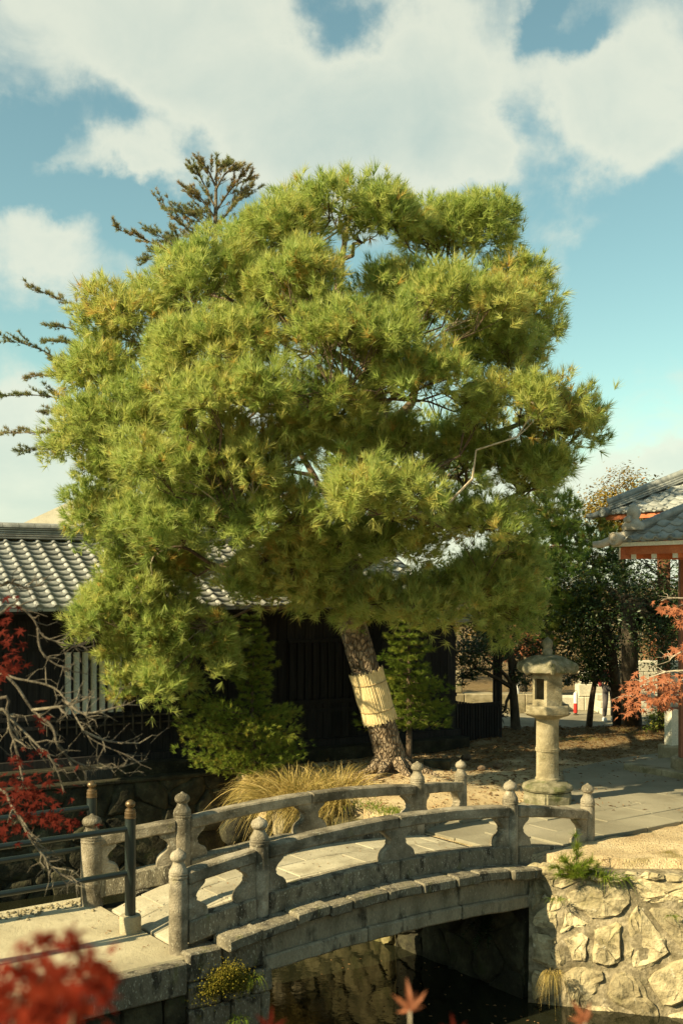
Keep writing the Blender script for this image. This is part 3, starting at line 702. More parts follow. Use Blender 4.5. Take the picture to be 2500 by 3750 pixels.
# ------------------------------------------------------------------ foliage tools
def basis(A):
    A = A / np.linalg.norm(A, axis=1, keepdims=True)
    ref = np.where(np.abs(A[:, 2:3]) < .9, np.array([[0, 0, 1.0]]), np.array([[1.0, 0, 0]]))
    X = np.cross(A, ref); X /= np.linalg.norm(X, axis=1, keepdims=True); Y = np.cross(A, X)
    return A, X, Y
def tufts(P, A, k=24, L=.14, w=.011, spread=1.15, lmin=.7, bias=.0, face=None):
    """needle bundles: every needle one thin triangle"""
    n = len(P); A, X, Y = basis(A)
    ct = 1 - NR.random((n, k)) ** (1 - bias) * (1 - math.cos(spread)); st = np.sqrt(1 - ct ** 2); ph = NR.random((n, k)) * 2 * math.pi
    D = A[:, None] * ct[..., None] + (X[:, None] * np.cos(ph)[..., None] + Y[:, None] * np.sin(ph)[..., None]) * st[..., None]
    Ln = (L * NR.uniform(lmin, 1.15, (n, k)))[..., None] if np.isscalar(L) else (L[:, None] * NR.uniform(lmin, 1.15, (n, k)))[..., None]
    Q = NR.normal(size=(n, k, 3))
    if face is not None: Q = Q * .42 + face[:, None]
    S = np.cross(D, Q); S /= np.linalg.norm(S, axis=2, keepdims=True)
    base = P[:, None] + A[:, None] * NR.uniform(-.35, .1, (n, k, 1)) * (Ln.mean())
    V3 = np.stack([base - S * w / 2, base + S * w / 2, base + D * Ln], 2).reshape(-1, 3)
    return V3, np.arange(len(V3)).reshape(-1, 3)
def leaves(P, Nrm, size=.05, ratio=.5, fold=.25):
    """simple pointed leaves, two triangles folded along the midrib"""
    n = len(P); A, X, Y = basis(Nrm); a = NR.random(n) * 2 * math.pi
    D = X * np.cos(a)[:, None] + Y * np.sin(a)[:, None]; S = np.cross(A, D)
    sz = (size * NR.uniform(.6, 1.3, n))[:, None]
    b = P; tip = P + D * sz; l = P + D * sz * .45 + S * sz * ratio * .5 + A * sz * fold * .3; r = P + D * sz * .45 - S * sz * ratio * .5 + A * sz * fold * .3
    V3 = np.stack([b, r, tip, l], 1).reshape(-1, 3); i = np.arange(n) * 4
    F3 = np.stack([np.stack([i, i + 1, i + 2], 1), np.stack([i, i + 2, i + 3], 1)], 1).reshape(-1, 3)
    return V3, F3
def unit(n):
    v = NR.normal(size=(n, 3)); return v / np.linalg.norm(v, axis=1, keepdims=True)
def wavy(p0, p1, n=5, amp=.12, sag=0.0):
    p0, p1 = Vector(p0), Vector(p1); L_ = (p1 - p0).length; out = []
    for i in range(n + 1):
        f = i / n; q = p0.lerp(p1, f)
        if 0 < i: q += jit(amp * L_ * .5) * (1 if i < n else .15)
        q.z += sag * L_ * math.sin(math.pi * f); out.append(q)
    return out

# ------------------------------------------------------------------ the leaning pine
pine = thing('pine_tree', 'big leaning red pine with broad green crown, straw wrapped trunk', 'pine tree', (TRUNK0.x, TRUNK0.y, .1))
TD = TRUNK0.y
TP = [(1448, 2862, .10, .46), (1444, 2835, .10, .36), (1432, 2790, .06, .295), (1412, 2710, 0, .265), (1378, 2590, -.05, .252), (1346, 2480, -.1, .248), (1310, 2360, -.1, .25), (1285, 2260, -.15, .24), (1272, 2190, -.2, .225), (1288, 2110, -.2, .20), (1272, 2010, -.15, .18), (1290, 1880, -.1, .165), (1350, 1720, 0, .15), (1400, 1560, .1, .14), (1370, 1400, .1, .12), (1290, 1230, .0, .10), (1240, 1060, -.1, .08), (1260, 900, -.1, .05), (1280, 780, 0, .03)]
tpath = [at(x, y, TD + dd) for x, y, dd, r in TP]; trad = [r for *_, r in TP]
def smooth_path(pts, rad, k=6):
    P_, R_ = [], []
    for i in range(len(pts) - 1):
        p0, p1, p2, p3 = pts[max(i - 1, 0)], pts[i], pts[i + 1], pts[min(i + 2, len(pts) - 1)]
        for j in range(k):
            t = j / k
            P_.append(.5 * ((2 * p1) + (p2 - p0) * t + (2 * p0 - 5 * p1 + 4 * p2 - p3) * t * t + (3 * p1 - p0 - 3 * p2 + p3) * t ** 3)); R_.append(lerp(rad[i], rad[i + 1], t))
    P_.append(pts[-1]); R_.append(rad[-1]); return P_, R_
tp, tr = smooth_path(tpath, trad)
def build_trunk():
    P_, R_ = smooth_path(tpath, trad, 14); n = 56; rings = []
    for i, (p, r) in enumerate(zip(P_, R_)):
        t = (P_[min(i + 1, len(P_) - 1)] - P_[max(i - 1, 0)]).normalized(); a = t.cross(Vector((0, 1, 0))).normalized(); b = t.cross(a); ring = []
        for k in range(n):
            an = 2 * math.pi * k / n; d = a * math.cos(an) + b * math.sin(an); q = p + d * r
            root = max(0, 1 - (p.z - P_[0].z) / .55)
            f = 1 + .22 * root * max(0, math.sin(an * 5 + .7)) + .04 * noise.noise(q * 2)
            dv_ = noise.voronoi(Vector((q.x * 8, q.y * 8, q.z * 4.6)))[0]; crack = min(1, (dv_[1] - dv_[0]) / .22)
            ring.append(p + d * (r * f + (.018 * crack - .012 + .008 * noise.noise(q * 16)) * min(1, r / .2)))
        rings.append(ring)
    MB().rings(rings).build('trunk', M['bark'], pine, smooth=True)
build_trunk()
OUT = [(600, 430), (690, 420), (790, 405), (860, 425), (960, 430), (1050, 440), (1165, 450), (1200, 500), (1210, 570), (1255, 620), (1275, 700), (1300, 760), (1290, 820), (1345, 880), (1375, 950), (1365, 1040), (1320, 1100), (1235, 1125), (1225, 1200), (1280, 1300), (1285, 1380), (1190, 1440), (1010, 1440), (900, 1390), (860, 1290), (790, 1310), (760, 1400), (690, 1420), (600, 1430), (500, 1490), (470, 1570), (350, 1620), (285, 1595), (265, 1540), (195, 1495), (185, 1430), (230, 1330), (230, 1260), (165, 1245), (130, 1120), (165, 1040), (155, 950), (185, 850), (168, 790), (215, 720), (290, 645), (350, 615), (445, 565), (520, 520), (560, 465)]
OUT = [(x * 1.5944, y * 1.5944) for x, y in OUT]
def in_out(x, y): return bool(inside(np.array([x]), np.array([y]), OUT)[0])
def shrink_ok(x, y, m_): return all(in_out(x + m_ * math.cos(a), y + m_ * .75 * math.sin(a)) for a in [i * math.pi / 4 for i in range(8)])
pads = []
def pd(x, y, layer):
    rx = (x - 1190) / 1030; ry = max(-.97, min(.55, (y - 1560) / 950))
    q = math.sqrt(max(.0, 1 - rx * rx - ry * ry))
    f = 1 - .50 * min(1, max(0, (y - 1750) / 500))
    d = TD + (-3.4 * f if layer == 0 else 3.6) * q - (.9 * f if layer == 0 else -.3)
    if x < 900 and y > 2100: d = min(d, 18.4)
    if layer == 1 and y > 1850: d = None
    return d
LIT = [at(1345, 2600, TD - .4), at(1335, 2490, TD - .4), at(1340, 2550, TD - .4), at(1390, 2740, TD - .4), LP + Vector((0, 0, 1.2)), Vector((1.7, 18.7, .1)), Vector((-1.9, 19.2, .8)), Vector((-2.3, 19.4, 1.3)), Vector((-1.5, 19.3, 1.2))]
def shades(p, r):
    for i, q in enumerate(LIT):
        v = p - q; k = v.dot(S_DIR)
        if k > 0 and (v - S_DIR * k).length < (r * 1.3 + .2 if i < 4 else r * .75): return True
    return False
rp_ = random.Random(21)
# boughs: centre and half size in picture units (overview), depth offset
BOUGHS = [(800, 470, 200, 62, 0), (640, 520, 120, 60, -.2), (1110, 510, 115, 66, .3), (1010, 520, 90, 50, .8), (500, 620, 175, 68, -.2), (700, 630, 160, 62, -.5), (940, 640, 110, 48, 1.0), (1200, 620, 70, 48, .6), (1060, 695, 205, 52, -.4), (1235, 720, 70, 50, .4),
          (300, 730, 140, 78, .1), (480, 800, 190, 70, -.3), (250, 850, 110, 66, .2), (820, 770, 170, 50, -.5), (680, 740, 120, 44, .2), (1150, 800, 130, 40, .5), (1210, 930, 165, 72, -.3), (1310, 990, 80, 70, 0), (960, 880, 120, 48, -.1), (560, 930, 190, 66, -.5), (300, 960, 140, 70, -.1),
          (760, 930, 90, 46, .2), (240, 1110, 115, 75, .1), (400, 1060, 130, 55, -.4), (560, 1080, 130, 52, .1), (1070, 1040, 150, 58, 1.2), (1260, 1080, 80, 45, .2), (850, 1120, 180, 66, -.7), (430, 1190, 190, 66, -.6), (640, 1180, 120, 56, -.3), (230, 1190, 70, 55, .1),
          (1080, 1200, 150, 62, -.1), (660, 1290, 150, 58, -.1), (340, 1310, 130, 72, -.2), (500, 1330, 120, 60, -.3), (880, 1260, 110, 55, .1), (270, 1420, 90, 70, -.1), (430, 1440, 130, 62, -.1), (590, 1400, 80, 44, .1), (370, 1560, 95, 50, .1), (1190, 1300, 110, 56, .1), (1080, 1350, 130, 56, -.1), (960, 1390, 85, 42, -.2), (1200, 1400, 80, 42, .2), (740, 1370, 60, 36, .4), (840, 1380, 55, 34, .1), (420, 1310, 120, 66, .2), (560, 1350, 100, 52, -.1), (300, 1370, 90, 60, .2), (330, 1490, 110, 60, 0), (480, 1490, 80, 46, .2), (690, 1340, 80, 44, .2), (760, 1010, 110, 50, .9), (620, 1010, 110, 50, .5), (420, 900, 120, 60, .2), (380, 1170, 110, 56, .2), (880, 1010, 80, 44, 1.4), (780, 1230, 90, 50, .3), (200, 1000, 60, 60, .3)]
BOUGHS = [(x - 22 if x > 1130 else x, y + 14 if y < 660 else y, w_, h_, d_) for x, y, w_, h_, d_ in BOUGHS]
GAPS = [(745, 1078, 30, 8), (1030, 603, 42, 10), (775, 665, 20, 12), (510, 1305, 28, 4), (852, 1300, 26, 12), (645, 1052, 8, 5), (960, 800, 25, 6), (330, 860, 22, 8)]
def in_gap(p, r):
    x, y = (1250 + p.x / p.y * FPX) / 1.5944, (HZ - (p.z - CH) / p.y * FPX) / 1.5944; q = r * FPX / p.y / 1.5944 * .62
    return any(abs(x - a) < w_ + q and abs(y - b) < h_ + q for a, b, w_, h_ in GAPS)
def bough_pads(bx, by, hw, hh, dd):
    x, y = bx * 1.5944, by * 1.5944; d = pd(x, y, 0) + dd + .35; c = at(x, y, d); k = 1.5944 * d / FPX
    rx, rz = hw * k * .76, hh * k * .66; ry = max(.5, rx * .72); n = int(3 + 6.0 * (rx * ry + .8 * rz * (rx + ry))); out = []
    t = 0
    while len(out) < n and t < 400:
        t += 1; u = Vector(unit(1)[0])
        if u.z < -.30 and rp_.random() < .75: continue
        if u.y > .55 and rp_.random() < .6: continue
        f = rp_.uniform(.62, 1.0); p = c + Vector((u.x * rx, u.y * ry, u.z * rz)) * f; r = rp_.uniform(.30, .50)
        if shades(p, r) or in_gap(p, r): continue
        if all((p - q[0]).length > (r + q[1]) * .50 for q in out): out.append((p, r, 0, c - Vector((0, 0, rz * .8))))
    return out
bpads = [bough_pads(*b_) for b_ in BOUGHS]
for b_ in bpads: pads += b_
for k in range(46):                      # shaded inner and rear foliage
    x, y = rp_.uniform(330, 1130) * 1.5944, rp_.uniform(500, 1180) * 1.5944; d = TD + rp_.uniform(.3, 3.4); p = at(x, y, d); r = rp_.uniform(.6, 1.0)
    if in_out(x, y) and not shades(p, r) and (not in_gap(p, r * .8) or k % 3 == 0) and (k < 34 or y < 1500) and math.hypot(x - 1180, y - 1705) > 190: pads.append((p, r, 1, at(1230, 1620, TD)))
print('PADS', len(pads))
# main limbs
limbs = []
for (f, ex, ey, ed, r0) in ((.44, 760, 2230, -1.4, .06), (.47, 560, 1980, -2.2, .08), (.46, 1750, 2110, -1.6, .09), (.50, 900, 1850, -3.6, .11), (.52, 1900, 1750, -1.6, .12), (.55, 420, 1600, -1.5, .12), (.58, 1500, 1830, -3.8, .10),
                           (.62, 1950, 1450, -1.2, .11), (.66, 620, 1250, -1.5, .11), (.66, 1250, 1400, -4.0, .09), (.70, 1800, 1150, -1.0, .10), (.76, 800, 1000, -1.0, .09), (.80, 1700, 900, -.6, .08), (.60, 1000, 1500, 3.0, .09), (.62, 1600, 1500, 3.0, .09)):
    i0 = int(f * (len(tp) - 1)); a = tp[i0]; b = at(ex, ey, TD + ed); b.z -= .25
    pts = wavy(a, b, 7, .10, .06); limbs.append((pts, r0))
    pp, rr2 = smooth_path(pts, [r0 * (1 - .75 * k / 7) for k in range(8)], 4)
    MB().tube(pp, rr2, 8).build('limb', M['limb'], pine, smooth=True)
limb_pts = [(p, max(.02, r0 * (1 - .75 * k / 7))) for pts, r0 in limbs for k, p in enumerate(pts)] + [(p, r) for p, r in zip(tp[48:], tr[48:])]
def make_pad(c, r, root, mt, crown_c, dens=95, kk=22, L=.165, w=.0115, brown=.022, br=True, flat=.5):
    c = Vector(c); out = Vector((c.x - crown_c.x, c.y - crown_c.y, (c.z - crown_c.z) * .5)); out = out.normalized() if out.length > .1 else Vector((0, -1, 0))
    ax = (Vector((0, 0, 1)) * .95 + out * .75).normalized()
    a = np.array(ax); ns = int((14 + 52 * r * r) * dens / 100); u = unit(ns * 3); u = u[u @ a > -.34][:ns]; ns = len(u)
    ua = np.outer(u @ a, a); side = u - ua
    rad = r * (.60 + .62 * NR.random((ns, 1)))
    tip = np.array(c) + side * rad + ua * rad * flat
    nrm = side + ua * 1.6; nrm /= np.linalg.norm(nrm, axis=1, keepdims=True)
    sd = nrm * .8 + np.array([0, 0, .65]) + NR.normal(size=(ns, 3)) * .34; sd /= np.linalg.norm(sd, axis=1, keepdims=True)
    per = 6; idx = np.repeat(np.arange(ns), per); q_ = NR.random((ns * per, 1))
    sc = NR.uniform(.75, 1.3, (ns, 1))
    P_ = tip[idx] + sd[idx] * (.10 - .30 * q_) * sc[idx] + NR.normal(size=(ns * per, 3)) * (.035 + .085 * q_) * sc[idx]
    A_ = sd[idx] * 1.0 + (P_ - tip[idx]) * 2.2 + NR.normal(size=P_.shape) * .30
    Lt = (L * sc[idx, 0]) * NR.uniform(.85, 1.15, len(P_))
    V3, F3 = tufts(P_, A_, kk, Lt, w, 1.0, .75, face=nrm[idx] * .8 + A_ * .3 + np.array([0, 0, .2]))
    bt = np.clip(NR.normal(.42, .15, ns) + rnd.uniform(-.08, .08) + .26 * noise.noise(c * .55), .02, .84); bt[NR.random(ns) < brown * .6] = .95
    base = np.clip(bt[idx] + NR.normal(size=len(idx)) * .10, 0, 1); base[NR.random(len(base)) < brown * .5] = 1.0
    ob = npmesh('foliage_pad', V3, F3, mt, root, np.repeat(base, kk), kind=None)
    if br:
        q, qr = min(limb_pts, key=lambda t: (t[0] - c).length + max(0, t[0].z - c.z) * .8)
        m = MB(); e = c - ax * r * .12
        pts = wavy(q, e, 5, .16, -.03); r0 = min(qr * .7, .018 + .016 * (e - q).length + .012)
        m.tube(pts, [r0 * (1 - .62 * k / 5) for k in range(6)], 6)
        for k in range(int(5 + r * 7)):
            uu = Vector(unit(1)[0]); uu = uu - ax * uu.dot(ax); uu.normalize()
            m.tube(wavy(pts[rnd.choice((3, 4, 5))], c + uu * r * rnd.uniform(.5, .9) + ax * r * rnd.uniform(-.1, .2), 3, .22), [r0 * .34, r0 * .28, r0 * .2, .005], 4)
        m.build('branch', M['limb'] if rnd.random() < .85 else M['twig'], ob, smooth=True)
    return ob
CC = at(1230, 1620, TD)
for p, r, layer, cc_ in pads: make_pad(p, r, pine, M['needle'], cc_, dens=100 if layer == 0 else 62, flat=.75 if layer == 0 else .5)

# straw mat round the trunk
def straw():
    MBS = MB()
    i0 = min(range(len(tp)), key=lambda i: abs(tp[i].z - at(1350, 2622, TD).z)); i1 = min(range(len(tp)), key=lambda i: abs(tp[i].z - at(1350, 2452, TD).z))
    a, b = tp[i0], tp[i1]; ax = (b - a).normalized(); X = ax.cross(Vector((0, 1, 0))).normalized(); Y = ax.cross(X)
    t = thing('straw_mat', 'pale woven straw wrap tied round the leaning pine trunk', 'straw mat', a)
    m = MB(); n = 120; hh = (b - a).length
    for k in range(n):
        an = 2 * math.pi * k / n; d = X * math.cos(an) + Y * math.sin(an); tt = -X * math.sin(an) + Y * math.cos(an)
        r0 = .292 + rnd.uniform(-.006, .010); lo = -.03 + rnd.uniform(-.05, .03); hi = hh + rnd.uniform(-.02, .04)
        pts = []
        for f, ex in ((lo, .016), (hh * .22, .0), (hh * .5, .012), (hh * .78, .0), (hi, .012)):
            pts.append((f, r0 + ex + rnd.uniform(-.002, .002)))
        for (f0, ra_), (f1, rb_) in zip(pts[:-1], pts[1:]):
            wv = math.pi * .292 / n * 1.35
            p0, p1 = a + ax * f0 + d * ra_, a + ax * f1 + d * rb_
            m.add([p0 - tt * wv, p0 + tt * wv, p1 + tt * wv, p1 - tt * wv], [(0, 1, 2, 3)])
            m.add([p0 - tt * wv, p0 + d * .007, p1 + d * .007, p1 - tt * wv], [(0, 1, 2, 3)])
            m.add([p0 + tt * wv, p0 + d * .007, p1 + d * .007, p1 + tt * wv], [(0, 1, 2, 3)])
    m.build('straw', M['straw'], t, kind='stuff')
    for k in range(70):
        an = rnd.uniform(0, 6.28); d = X * math.cos(an) + Y * math.sin(an); f = rnd.choice((-.06, hh + .01)); p0 = a + ax * max(0, min(hh, f)) + d * .300; MBS.tube([p0, p0 + ax * (-.10 if f < 0 else .06) * rnd.uniform(.3, 1) + d * rnd.uniform(0, .03)], [.004, .002], 3)
    MBS.build('loose_straw', M['straw'], t, kind='stuff')
    for f in (.21, .78):
        ring = [a + ax * (hh * f + .035 * math.sin(an + 2)) + (X * math.cos(an) + Y * math.sin(an)) * .306 for an in [2 * math.pi * k / 40 for k in range(41)]]
        m = MB(); m.tube(ring, .011, 6); e = ring[int(40 * .42)]
        m.tube([e, e + Vector((-.07, -.02, -.05)), e + Vector((-.10, 0, -.10))], .010, 5)
        m.build('rope', M['rope'], t, smooth=True)
straw()

# ------------------------------------------------------------------ the black house
ZE, RUN, RISE = 3.118, 2.755, 1.291
SLOPE = math.hypot(RUN, RISE); RV = (HN * RUN + Vector((0, 0, RISE))) / SLOPE; RN = HE.cross(RV).normalized()
TPITCH = .306; ROWS = 13; EXPO = SLOPE / ROWS
def tile_mesh(pitch, length, name, drop=.046):
    prof = [(0, .004), (.05, .030), (.14, .046), (.23, .039), (.34, .013), (.50, -.006), (.78, -.010), (1.0, .004)]
    vs, fs = [], []; n = len(prof)
    for y, dz in ((0, 0.0), (length, -drop)):
        for u, z in prof: vs.append((u * pitch, y, z * pitch / .30 + dz + drop))
    for u, z in prof: vs.append((u * pitch, 0.004, z * pitch / .30))
    for i in range(n - 1):
        fs.append((i, i + 1, n + i + 1, n + i)); fs.append((2 * n + i, 2 * n + i + 1, i + 1, i))
    me = bpy.data.meshes.new(name); me.from_pydata(vs, [], fs)
    for i, p in enumerate(me.polygons): p.use_smooth = (i % 2 == 0)
    me.update(); return me
def frame_matrix(o, x, y, z):
    return Matrix(((x.x, y.x, z.x, o.x), (x.y, y.y, z.y, o.y), (x.z, y.z, z.z, o.z), (0, 0, 0, 1)))
house = thing('black_house', 'long black timber house with grey tiled roof behind the pine', 'house', H(2, .8, 0))
S0, S1 = -11 * TPITCH, 27 * TPITCH + .12
def flat(pts, thick, name, mt, parent, **k):
    a, b, c = Vector(pts[0]), Vector(pts[1]), Vector(pts[2]); nrm = (b - a).cross(c - a).normalized()
    return MB().extrude([Vector(p) - nrm * thick for p in pts], nrm * thick).build(name, mt, parent, **k)
roof = flat([H(S0, -.02, ZE - .02), H(S1, -.02, ZE - .02), H(S1, RUN, ZE + RISE - .02), H(S0, RUN, ZE + RISE - .02)], .07, 'roof', M['blackwood'], house)
flat([H(S1, RUN, ZE + RISE - .02), H(S1, 2 * RUN, ZE - .02), H(S0, 2 * RUN, ZE - .02), H(S0, RUN, ZE + RISE - .02)][::-1], .07, 'back_roof', M['tile'], house)
tm = tile_mesh(TPITCH, EXPO + .05, 'roof_tile'); tm.materials.append(M['tile']); stuff_v, stuff_f = [], []
rl = wloc(roof); tv = [v.co.copy() for v in tm.vertices]; tf = [tuple(p.vertices) for p in tm.polygons]
for ci in range(-11, 27):
    for ri in range(ROWS):
        o_ = H(ci * TPITCH + rnd.uniform(-.004, .004), 0) + Vector((0, 0, ZE)) + RV * (ri * EXPO + rnd.uniform(-.004, .004)) + RN * rnd.uniform(0, .004)
        mm = frame_matrix(o_, HE, RV, RN)
        if -4 <= ci <= 18:
            ob = link('roof_tile', tm, None, roof); ob.matrix_local = Matrix.Translation(-rl) @ mm
        else:
            k = len(stuff_v); stuff_v += [mm @ v for v in tv]; stuff_f += [tuple(i + k for i in f) for f in tf]
mb = MB(); mb.v, mb.f = stuff_v, stuff_f; mb.build('roof_tile_field', M['tile'], roof, kind='stuff')
em = None
for ci in range(-11, 28):                    # round eave ends
    c = H(ci * TPITCH + .07, -.015, ZE + .012)
    if em is None:
        m = MB(); rings = []; 
        for (r, y) in ((.048, .10), (.050, 0), (.042, -.006), (.036, .004), (.018, .004), (.014, -.004)):
            rings.append([HE * r * math.cos(a) + Vector((0, 0, 1)) * r * math.sin(a) + HN * y for a in [2 * math.pi * q / 16 for q in range(16)]])
        em = m.rings(rings).build('eave_tile', M['tile'], None, smooth=True); em.parent = house; em.location = c - wloc(house)
    else:
        e2 = em.copy(); COL.objects.link(e2); e2.location = c - wloc(house)
    MB().box(H(ci * TPITCH + .07 + TPITCH / 2, -.01, ZE - .012), HE * (TPITCH / 2 - .045), HN * .015, Vector((0, 0, .024))).build('eave_lip', M['tile'], house)
for k, (hw, z) in enumerate(((.16, .04), (.145, .085), (.135, .13), (.125, .175), (.118, .22))):   # stacked ridge courses
    MB().box(H((S0 + S1) / 2, RUN, ZE + RISE + z), HE * (S1 - S0) / 2, HN * hw, Vector((0, 0, .016))).build('ridge_course', M['tile'], house, bevel=.006)
MB().box(H((S0 + S1) / 2, RUN, ZE + RISE + .10), HE * ((S1 - S0) / 2 - .02), HN * .105, Vector((0, 0, .14))).build('ridge_core', M['darkstone'], house)
s_ = S0
while s_ < S1 - .1:
    pr = [(-.14, 0), (-.13, .04), (-.07, .085), (0, .10), (.07, .085), (.13, .04), (.14, 0)]
    MB().extrude([H(s_ + .004, RUN + x, ZE + RISE + .245 + z) for x, z in pr], HE * (TPITCH - .008)).build('ridge_tile', M['tile'], house, smooth=True)
    s_ += TPITCH
# walls
WT = .80
def wallbox(s0_, s1_, t0, t1, z0, z1, name, mt, parent=house, **k):
    return MB().box(H((s0_ + s1_) / 2, (t0 + t1) / 2, (z0 + z1) / 2), HE * (s1_ - s0_) / 2, HN * (t1 - t0) / 2, Vector((0, 0, (z1 - z0) / 2))).build(name, mt, parent, **k)
wallbox(-3.2, 8.2, WT, 2 * RUN - WT, .0, 3.25, 'wall', M['blackwood'])
MB().extrude([H(8.2, WT, 3.25), H(8.2, 2 * RUN - WT, 3.25), H(8.2, RUN, ZE + RISE - .1)], -HE * .1).build('gable', M['blackwood'], house)
wallbox(8.2, 8.98, WT + .02, 3.6, .0, 2.75, 'side_room', M['blackwood'])
MB().extrude([H(8.15, WT - .25, 2.74), H(9.15, WT - .25, 2.74), H(9.15, 3.9, 2.95), H(8.15, 3.9, 2.95)], Vector((0, 0, .06))).build('side_roof', M['tile'], house)
wallbox(-3.2, 8.98, .28, WT + .05, -.2, .28, 'plinth', M['darkstone'], bevel=.02)
wallbox(-3.2, 8.98, .62, WT + .03, .28, .42, 'ground_sill', M['blackwood'])
s_ = -1.7
while s_ < 8.9:
    wd = rnd.uniform(.17, .24)
    wallbox(s_, min(s_ + wd - .012, 8.96), WT - .022 - rnd.uniform(0, .008), WT + .001, .42, 2.9 if s_ < 8 else 2.7, 'plank', M['blackwood'])
    s_ += wd
for z in (.95, 1.12, 2.36): wallbox(-1.7, 8.96, WT - .055, WT - .024, z, z + .07, 'wall_rail', M['blackwood'])
def lattice(sa, sb, z0, z1, nb, panel, label=None):
    f = wallbox(sa, sb, WT - .05, WT - .026, z0, z1, 'window', M['shoji'] if panel else M['blackwood'])
    if label: f['label'] = label
    for k in range(nb + 1):
        c = lerp(sa, sb, k / nb); wallbox(c - .018, c + .018, WT - .095, WT - .053, z0 - .03, z1 + .03, 'lattice_bar', M['blackwood'], f)
    wallbox(sa - .05, sb + .05, WT - .10, WT - .05, z1 + .03, z1 + .10, 'window_head', M['blackwood'], f)
    wallbox(sa - .05, sb + .05, WT - .10, WT - .05, z0 - .10, z0 - .03, 'window_sill', M['blackwood'], f)
lattice(.36, 1.46, 1.20, 2.32, 7, True, 'pale window panel behind dark upright bars')
lattice(1.62, 2.5, 1.20, 2.30, 6, False)
lattice(4.9, 6.3, 1.25, 2.35, 8, False)
for k in range(15):
    c = .05 + k * .175; wallbox(c - .012, c + .012, WT - .16, WT - .135, .84, 1.16, 'rail_bar', M['greybark'])
for z in (.96, 1.10): wallbox(-.1, 2.62, WT - .135, WT - .11, z, z + .03, 'rail_board', M['greybark'])
g_ = wallbox(.62, 1.12, .255, .275, .05, .25, 'vent_grate', M['metalgrate'])
for k in range(16):
    c = .64 + k * .0307; wallbox(c - .006, c + .006, .235, .256, .055, .245, 'grate_bar', M['metalgrate'], g_)
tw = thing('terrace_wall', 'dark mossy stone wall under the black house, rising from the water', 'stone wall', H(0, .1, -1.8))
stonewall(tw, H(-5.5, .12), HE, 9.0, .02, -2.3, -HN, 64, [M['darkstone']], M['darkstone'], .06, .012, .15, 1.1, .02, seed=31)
MB().box(H(-1, .16, .03), HE * 4.5, HN * .14, Vector((0, 0, .035)), .0).build('ledge', M['darkstone'], tw, bevel=.015)

fence = thing('slatted_fence', 'low black slatted fence at the right end of the house', 'fence', H(9.6, .8, 0))
for k in range(17):
    s_ = 9.02 + k * .074
    MB().box(H(s_, WT + .02, .50 - .006 * k), HE * .026, HN * .012, Vector((0, 0, .50 - .006 * k))).build('slat', M['blackwood'], fence)
for z in (.18, .60, .90): MB().box(H(9.6, WT + .05, z), HE * .60, HN * .015, Vector((0, 0, .03))).build('fence_rail', M['blackwood'], fence)
MB().box(H(9.6, WT + .10, .47), HE * .60, HN * .01, Vector((0, 0, .44))).build('back_board', M['blackwood'], fence)
pc = at(1820, 2680, 25.6)
post = thing('timber_post', 'tall black square post standing right of the slatted fence', 'post', (pc.x, pc.y, 0))
MB().abox(pc.x - .10, pc.x + .10, pc.y - .1, pc.y + .1, -.05, 3.3).build('shaft', M['blackwood'], post, bevel=.015)
for dx in (-.055, .055): MB().abox(pc.x + dx - .012, pc.x + dx + .012, pc.y - .118, pc.y - .099, .05, 3.2).build('edge_strip', M['greybark'], post)
fb_ = thing('far_building', 'distant pale roofed building just above the black house ridge', 'building', (-13.2, 46, 0))
MB().abox(-16, -9.5, 44.5, 49.5, 0, 5.2).build('wall', M['palewall'], fb_)
MB().extrude([(-16.6, 44, 4.9), (-8.9, 44, 4.9), (-10.6, 44, 7.1), (-13.2, 44, 5.9)], Vector((0, 6, 0))).build('roof', M['palewall'], fb_)

